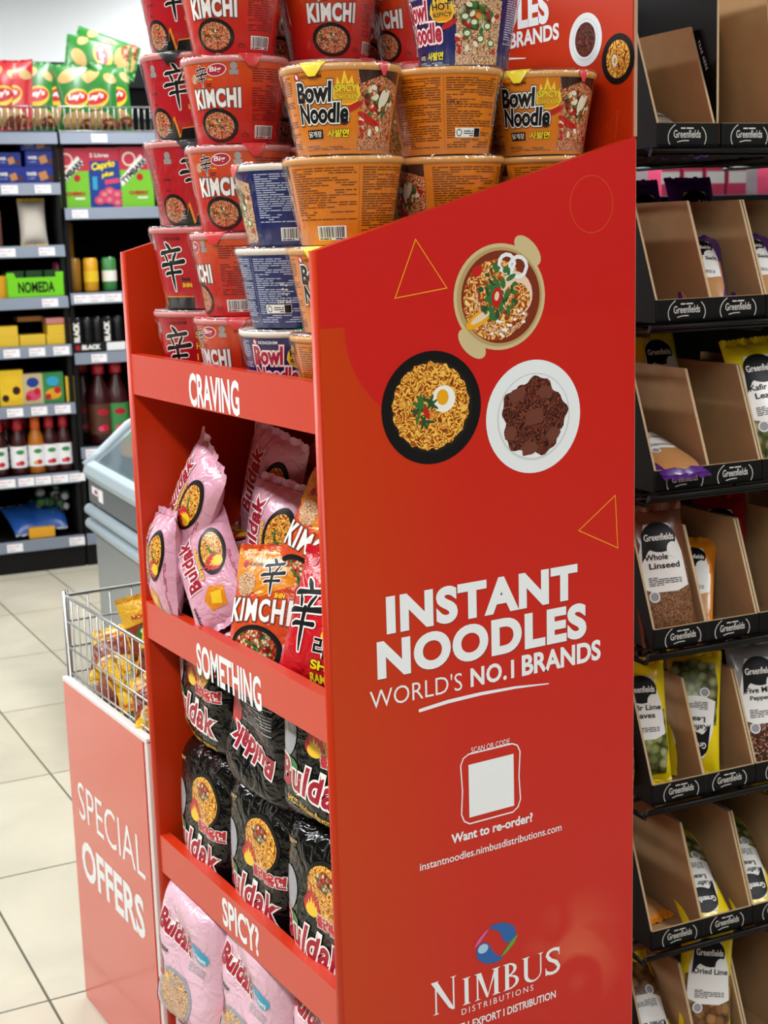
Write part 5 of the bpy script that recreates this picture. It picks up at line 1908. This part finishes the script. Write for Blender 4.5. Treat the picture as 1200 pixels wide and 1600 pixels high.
for pxx, c, yaw, tilt, lb, dv, dz in ((5, 'chips_red', 0, 5, 'red crisp bag at the far left end of the top shelf', .07, 0), (31, 'chips_red', -50, 8, 'red crisp bag turned edge-on beside the green ones', .07, 0),
                              (60, 'chips_green', 5, 8, 'green crisp bag with bright logo, leftmost green one', .07, 0), (98, 'chips_green', -8, 14, 'green crisp bag directly behind the left wire guard end', .09, 0),
                              (122, 'chips_green', 4, 6, 'green crisp bag in the middle of the right bay', .07, -.01), (158, 'chips_green', -25, 6, 'green crisp bag turned aside in the right bay', .06, -.01), (182, 'chips_green', 12, 6, 'green crisp bag next to the red cups', .07, 0)):
    g_bag(CR[c], gp(pxx, 150)[0], dv, 2.085 + dz, yaw, tilt, lb)
for px_, py_, ro, lb in ((158, 78, 78, 'green crisp bag lying on top of the standing bags'), (178, 54, 70, 'highest green crisp bag, lying at the top of the pile')):
    u, z = gp(px_, py_)
    g_bag(CR['chips_green'], u + .02, .13 + .10 * (px_ > 170), z - .02 - .03 * (px_ > 170), 0, 20, lb, ro)


def gbox(name, lb, cat, px0, px1, py0, py1, zsh, m, art=None, dep=.07, v=.03, g=None, bev=.002):
    a, b = gp(px0, py1), gp(px1, py0)
    a2 = gp((px0 + px1) / 2, py1)
    k = 1 + v / 6.4
    w, h = (b[0] - a[0]), (gp((px0 + px1) / 2, py0)[1] - a2[1])
    t = MB(); t.box(0, w, 0, dep, 0, h, m)
    if art:
        art(w, h).apply(t, plane_S((0, 0, 0), (1, 0, 0), (0, 0, 1)), eps=.0005)
    o = t.build(name)
    tag(o, lb, cat, g)
    o.matrix_world = GM @ Matrix.Translation((a[0], v, zsh))
    return o


def a_biscuit(w, h):
    A = Art(); A.text('WAFER', w * .08, h * .45, w * .32, h * .22, 'ink_white', 1, .04); A.rect(w * .52, h * .12, w * .26, w * .26, 'wafer', 1, 18); A.ell(w * .86, h * .3, w * .1, h * .2, 'choc', 1.4, 12)
    A.small_print(w * .1, h * .25, w * .28, h * .1, 2, 'ink_blue', 1, 3)
    return A


zz = LS[1]
for x0, x1, y0, y1, base, lb in ((-2, 38, 252, 278, 0, 'lower blue biscuit pack at the left'), (40, 88, 252, 278, 0, 'lower blue biscuit pack at the right'), (-4, 33, 230, 252, 1, 'blue biscuit pack stacked on the lower left one'),
                                 (42, 86, 228, 252, 1, 'blue biscuit pack stacked on the lower right one'), (35, 82, 213, 229, 2, 'topmost blue biscuit pack')):
    gbox('biscuit_pack', lb + ' on the wall shelving', 'biscuit pack', x0, x1, y0, y1, LS[1] + (0, .071, .138)[base] + .0005 * base, 'biscuit_blue', a_biscuit, .14, g='blue biscuit packs')


def a_juice(word, green=True):
    def f(w, h):
        A = Art()
        if green:
            A.rect(0, h * .62, w, h * .38, 'carton_red', 1); A.ell(w * .3, h * .8, w * .2, h * .12, 'garlic', 1.5, 18, 20); A.ell(w * .3, h * .8, w * .16, h * .09, 'carton_red', 2, 18, 20)
            A.rect(w * .06, h * .34, w * 1.05, h * .17, 'ink_white', 2, 42); A.text(word, w * .13, h * .38, w * .98, h * .10, 'ink_black', 3, .05, rot=42)
            A.ell(w * .6, h * .5, w * .1, h * .06, 'hot_red', 2, 14); A.text('CHERRY', w * .25, h * .21, w * .6, h * .06, 'hot_red', 3, .05)
            A.rect(w * .5, h * .14, w * .3, h * .03, 'ink_white', 2)
            A.L = [([(max(0, min(w, a)), max(0, min(h, b))) for a, b in V], F, m, l) for V, F, m, l in A.L]
        else:
            A.rect(0, h * .78, w, h * .22, 'carton_red', 1); A.text('2 Litres', w * .05, h * .84, w * .6, h * .07, 'ink_white', 2, .03)
            A.text('Caprio', w * .12, h * .58, w * .75, h * .16, 'ink_yellow', 3, .05, .2, (('carton_blue', .05),), rot=10); A.text('plus', w * .4, h * .48, w * .4, h * .10, 'ink_yellow', 3, .05, .2, rot=10)
            A.rect(w * .5, h * .38, w * .45, h * .08, 'raspberry', 2, 8)
            for x, y in ((.3, .12), (.6, .13), (.62, .27), (.85, .22), (.45, .22), (.85, .08)):
                A.ell(w * x, h * y, w * .17, h * .075, 'raspberry', 2 + x, 16); A.ell(w * x, h * y, w * .08, h * .035, 'cup_rim_pink', 2.3 + x, 12)
            A.rect(w * .1, h * .3, w * .15, h * .22, 'sky_blue', 1.5)
        return A
    return f


for x0, x1, w_, lb, gr in ((93, 141, 'TYMBARK', 'green and red juice carton at the left of the carton row', True), (143, 189, 'Caprio', 'blue raspberry juice carton between the green ones', False), (191, 240, 'TYMBARK', 'green and red cherry juice carton partly behind the red cups', True)):
    gbox('juice_carton', lb, 'juice carton', x0 + 1, x1 - 1, 222, 316, rsv[1], 'carton_green' if gr else 'carton_blue', a_juice(w_, gr), .09)
# third shelf bag
m = make_pack('flour_bag', 'cream and yellow bag standing alone on the dark shelf', 'bag', .12, .19, .07, None, 'cup_rim', 51, 'chips_yellow', nu=12, nv=14)
m.matrix_world = GM @ Matrix.Translation((gp(50, 340)[0] + .02, .1, LS[2] + .098)) @ Matrix.Rotation(math.radians(82), 4, 'X')
mb = MB(); mb.box(0, .09, 0, .09, 0, .15, 'label_brown'); o = tag(mb.build('carton'), 'dark brown carton at the left edge beside the cream bag', 'carton'); o.matrix_world = GM @ Matrix.Translation((gp(-12, 340)[0] - .05, .03, LS[2]))
# lime green tray
u0, u1 = gp(12, 450)[0], gp(101, 450)[0]
t = thing('carton_tray', 'lime green carton tray with black lettering', 'tray', GM @ Vector((u0, .01, LS[3])), GR)
w, h = u1 - u0, .085
mb = MB()
fr = [(0, 0), (w, 0), (w, h + .022), (w * .86, h + .022), (w * .86, h), (w * .16, h), (w * .13, h + .022), (0, h + .022)]
mb.prism(fr, 1, 0, .003, 'lime_card')
A = Art(); A.text('NOMEDA', w * .19, h * .22, w * .64, h * .56, 'ink_black', 1, .03)
A.apply(mb, plane_S((0, 0, 0), (1, 0, 0), (0, 0, 1)), eps=.0005)
mb.build('front', t)
mb = MB(); mb.box(0, .003, 0, .2, 0, h, 'lime_card'); mb.box(w - .003, w, 0, .2, 0, h, 'lime_card'); mb.box(0, w, 0, .2, 0, .003, 'lime_card'); mb.build('sides', t)
for i in range(3):
    mb = MB(); mb.box(0, .07, 0, .1, 0, .11, 'herb_dark'); o = tag(mb.build('carton'), 'dark green packet inside the lime green tray, %s' % ['left', 'middle', 'right'][i], 'carton', 'packets in the lime green tray')
    o.matrix_world = GM @ Matrix.Translation((u0 + .01 + i * .08, .03, LS[3] + .004)) @ Matrix.Rotation(.1, 4, 'Z')
gbox('carton', 'orange carton at the far left beside the lime green tray', 'carton', -30, 11, 417, 452, LS[3], 'can_yellow')


def cyl(name, lb, cat, prof, m, bands, u, v, z, g, parts=()):
    mb = MB(); mb.lathe(prof, m, 20)
    o = mb.build(name)
    tag(o, lb, cat, g)
    for nm, pr, mm in bands:
        b = MB(); b.lathe(pr, mm, 20, caps=nm != 'label'); b.build(nm, o)
    o.matrix_world = GM @ Matrix.Translation((u, v, z))
    return o


def can(px_, zsh, m, lb, r=.032, h=.15, v=.06, word=None):
    cyl('drink_can', lb, 'can', [(r * .8, 0), (r, .008), (r, h - .012), (r * .8, h)], m, [('lid', [(0.001, h + .001), (r * .78, h + .001), (r * .8, h - .002)], 'chrome'), ('label', [(r + .0006, h * .3), (r + .0006, h * .62)], word)] if word else [('lid', [(0.001, h + .001), (r * .78, h + .001), (r * .8, h - .002)], 'chrome')],
        gp(px_, 430)[0], v, zsh, 'drink cans on the wall shelving')


for px_, m, lb, h, v, wd in ((101, 'can_pink', 'dark pink can beside the lime green tray', .15, .10, None), (122, 'can_gold', 'bronze can in front, left of the yellow cans', .15, .08, None), (146, 'can_yellow', 'bright yellow can in the drinks row', .15, .05, 'hot_yellow'),
                            (175, 'can_green', 'green can next to the red stand', .15, .05, 'ink_white'), (120, 'can_gold', 'tall bronze can standing behind', .31, .17, None), (205, 'can_yellow', 'yellow can hidden behind the red stand', .15, .05, None)):
    can(px_, rsv[2] if px_ > 105 else LS[3], m, lb, h=h, v=v, word=wd)
# yellow packs on the fifth shelf
for x0, x1, y0, y1, base, m, lb in ((-6, 30, 514, 531, 0, 'chips_yellow', 'yellow packet at the far left, lower'), (-6, 28, 498, 514, 1, 'chips_yellow', 'yellow packet at the far left, upper'), (33, 72, 512, 529, 0, 'chips_yellow', 'yellow packet in the middle'),
                                    (75, 115, 511, 527, 0, 'chips_yellow', 'yellow packet at the right, lowest'), (76, 114, 496, 511, 1, 'chips_yellow', 'yellow packet at the right, second'), (74, 113, 487, 496, 2, 'cup_rim_pink', 'pink-topped packet on the right pile'), (36, 76, 489, 497, 2.2, 'cup_rim_orange', 'pale orange packet at the back')):
    gbox('sweets_packet', lb + ' of the fifth shelf', 'packet', x0, x1, y0, y1, LS[4] + base * .0455, m, None, .10, v=.03 if base < 2.1 else .14, g='sweets packets on the fifth shelf')


def a_tea(c1, c2, c3):
    def f(w, h):
        A = Art(); A.ell(w * .5, h * .72, w * .3, h * .16, c1, 1, 18); A.ell(w * .5, h * .3, w * .38, h * .18, c2, 1, 18); A.ell(w * .7, h * .42, w * .16, h * .12, c3, 1.5, 14); A.ell(w * .25, h * .22, w * .14, h * .1, c3, 1.5, 14)
        return A
    return f


for x0, x1, y0, y1, m, ar, lb in ((1, 36, 566, 622, 'carton_yellow', a_tea('hot_yellow', 'hot_yellow', 'sauce_dark'), 'yellow tea box with a dark round picture'), (38, 67, 570, 618, 'pot_cream', a_tea('carton_blue', 'raspberry', 'hot_red'), 'green-grey tea box with blue badge'),
                                  (69, 99, 567, 615, 'can_green', a_tea('sky_blue', 'can_yellow', 'hot_red'), 'green tea box with fruit picture'), (106, 117, 572, 612, 'chips_yellow', None, 'slim yellow box at the right of the tea boxes'), (-34, -2, 566, 622, 'can_green', None, 'green tea box at the far left edge')):
    gbox('tea_box', lb, 'tea box', x0, x1, y0, y1, LS[5], m, ar)


def bottle(u, v, z, m, cap, lb, s=1.0, label='price_paper', g='sauce bottles', name='sauce_bottle', badge='can_green'):
    r = .033 * s
    pr = [(r * .9, 0), (r, .006), (r, .12 * s), (r * .85, .15 * s), (r * .42, .185 * s), (r * .38, .205 * s)]
    t = MB(); t.lathe(pr, m, 20); o = t.build(name); tag(o, lb, 'bottle', g)
    t = MB(); t.lathe([(r + .0006, .03 * s), (r + .0006, .115 * s)], label, 20, caps=False)
    A = Art(); A.ell(0, .092 * s, .016 * s, .009 * s, badge, 1, 16); A.ell(.004, .048 * s, .012 * s, .010 * s, 'hot_red', 1, 12); A.ell(-.012, .046 * s, .008 * s, .008 * s, 'can_yellow' if 'orange' in m else 'raspberry', 1.3, 12)
    def S(uu, vv):
        a = uu / r - PI / 2
        return Vector(((r + .0006) * math.cos(a), (r + .0006) * math.sin(a), vv)), Vector((math.cos(a), math.sin(a), 0))
    A.apply(t, S, us=[q * 2 * PI * r / 20 for q in range(-6, 7)], eps=.0005)
    t.build('label', o)
    t = MB(); t.lathe([(r * .52, .198 * s), (r * .5, .235 * s), (r * .3, .238 * s)] if s > 1.2 else [(r * .62, .178 * s), (r * .55, .222 * s), (r * .3, .235 * s)], cap, 16); t.build('cap', o)
    o.matrix_world = GM @ Matrix.Translation((u, v, z))


for i, (px_, m, cap, lb) in enumerate(((3, 'sauce_dark', 'cap_red', 'red-capped sauce bottle at the left edge of the row'), (34, 'sauce_dark', 'cap_red', 'red-capped sauce bottle left of the orange one'), (62, 'sauce_orange', 'cap_orange', 'orange sauce bottle with orange cap'),
                                       (84, 'sauce_dark', 'cap_red', 'red-capped sauce bottle right of the orange one'), (106, 'sauce_dark', 'cap_red', 'red-capped sauce bottle at the right end of the row'), (-24, 'sauce_dark', 'cap_red', 'red-capped sauce bottle just outside the left edge'))):
    bottle(gp(px_, 720)[0], .06, LS[6], m, cap, lb, 1.12)
for i, px_ in enumerate((22, 50)):
    bottle(gp(px_, 720)[0], .16, LS[6], 'sauce_dark', 'cap_red', 'red-capped sauce bottle in the second row, %s' % ['left', 'right'][i], 1.12)
for i, (px_, lb) in enumerate(((163, 'large dark bottle with brown label and red cap'), (190, 'large dark bottle with green label, half behind the stand'), (146, 'large dark bottle standing in the second row'))):
    bottle(gp(px_, 640)[0], .08 if i < 2 else .2, rsv[4], 'cola_dark', 'cap_red', lb, 1.62, 'label_brown' if i != 1 else 'can_green', 'large bottles on the wall shelving', 'drink_bottle', 'cap_red')
# energy drink tray
for i, px_ in enumerate((118, 134, 150, 166, 182)):
    can(px_, rsv[3] + .004, 'can_black', f'black energy drink can, {["leftmost", "second from the left", "third from the left", "fourth from the left", "rightmost"][i]} in the black tray', r=.024, h=.15, v=.04, word='can_black')
u0, u1 = gp(112, 540)[0], gp(210, 540)[0]
w = u1 - u0
mb = MB(); mb.box(0, w, 0, .003, 0, .045, 'can_black'); mb.box(0, w, 0, .2, 0, .003, 'can_black')
A = Art(); A.text('BLACK', w * .16, .012, w * .30, .022, 'ink_white', 1, .06, .1); A.ell(w * .1, .022, .01, .012, 'cap_red', 1, 12); A.rect(w * .56, .004, w * .3, .036, 'price_paper', 1)
A.apply(mb, plane_S((0, 0, 0), (1, 0, 0), (0, 0, 1)), eps=.0005)
o = tag(mb.build('carton_tray'), 'black tray with white lettering holding energy drink cans', 'tray'); o.matrix_world = GM @ Matrix.Translation((u0, .005, rsv[3]))
for px_ in (118, 166):
    mb = MB(); A = Art(); A.text('BLACK', 0, 0, .09, .026, 'ink_white', 1, .06, rot=90)
    A.apply(mb, plane_S((0, 0, 0), (1, 0, 0), (0, 0, 1)), eps=.0005)
    mb.box(-.034, .004, .0, .002, -.004, .1, 'can_black')
    o = tag(mb.build('advert_strip'), 'black card strip with upright white word %s the tray' % ('at the left of' if px_ < 140 else 'at the middle of'), 'card'); o.matrix_world = GM @ Matrix.Translation((gp(px_, 520)[0] + .02, .010, rsv[3] + .046))
# base shelf packs
BP = Pool(make_pack('frozen_bag', 'x', 'bag', .16, .20, .05, None, 'blue_bag', 61, 'pack_grey', nu=12, nv=14, wr=.15))
for i, (px_, lb) in enumerate(((38, 'blue bag lying at the left on the lowest shelf'), (76, 'blue bag lying at the right on the lowest shelf'))):
    BP.get(lb, matrix=GM @ Matrix.Translation((gp(px_, 800)[0] + .02, .13, .148 + .075 + .015 * i)) @ Matrix.Rotation(math.radians(12 - 20 * i), 4, 'Z') @ Matrix.Rotation(.5, 4, 'X'))['group'] = 'blue bags on the lowest shelf'
gbox('sweets_packet', 'orange-yellow packet in front of the blue bags on the lowest shelf', 'packet', 47, 86, 813, 829, .149, 'can_yellow', None, .1, .02, bev=.004)
t = MB()
rnd = random.Random(9)
for i in range(50):
    x, y, z, s = rnd.uniform(0, .13), rnd.uniform(.03, .2), rnd.uniform(0.02, .25), rnd.uniform(.014, .024)
    t.lathe([(s * .3, -s), (s, -s * .3), (s * .9, s * .5), (s * .2, s)], 'pack_grey' if i % 3 == 0 else 'herb_dark' if i % 3 == 1 else 'soft_black', 8, c=(x, y, z))
o = t.build('packet_heap'); o['kind'] = 'stuff'; o['label'] = 'dark grey-green heap at the corner of the lowest shelf'; o['category'] = 'heap'
o.matrix_world = GM @ Matrix.Translation((gp(100, 800)[0] - .085, .06, .16))
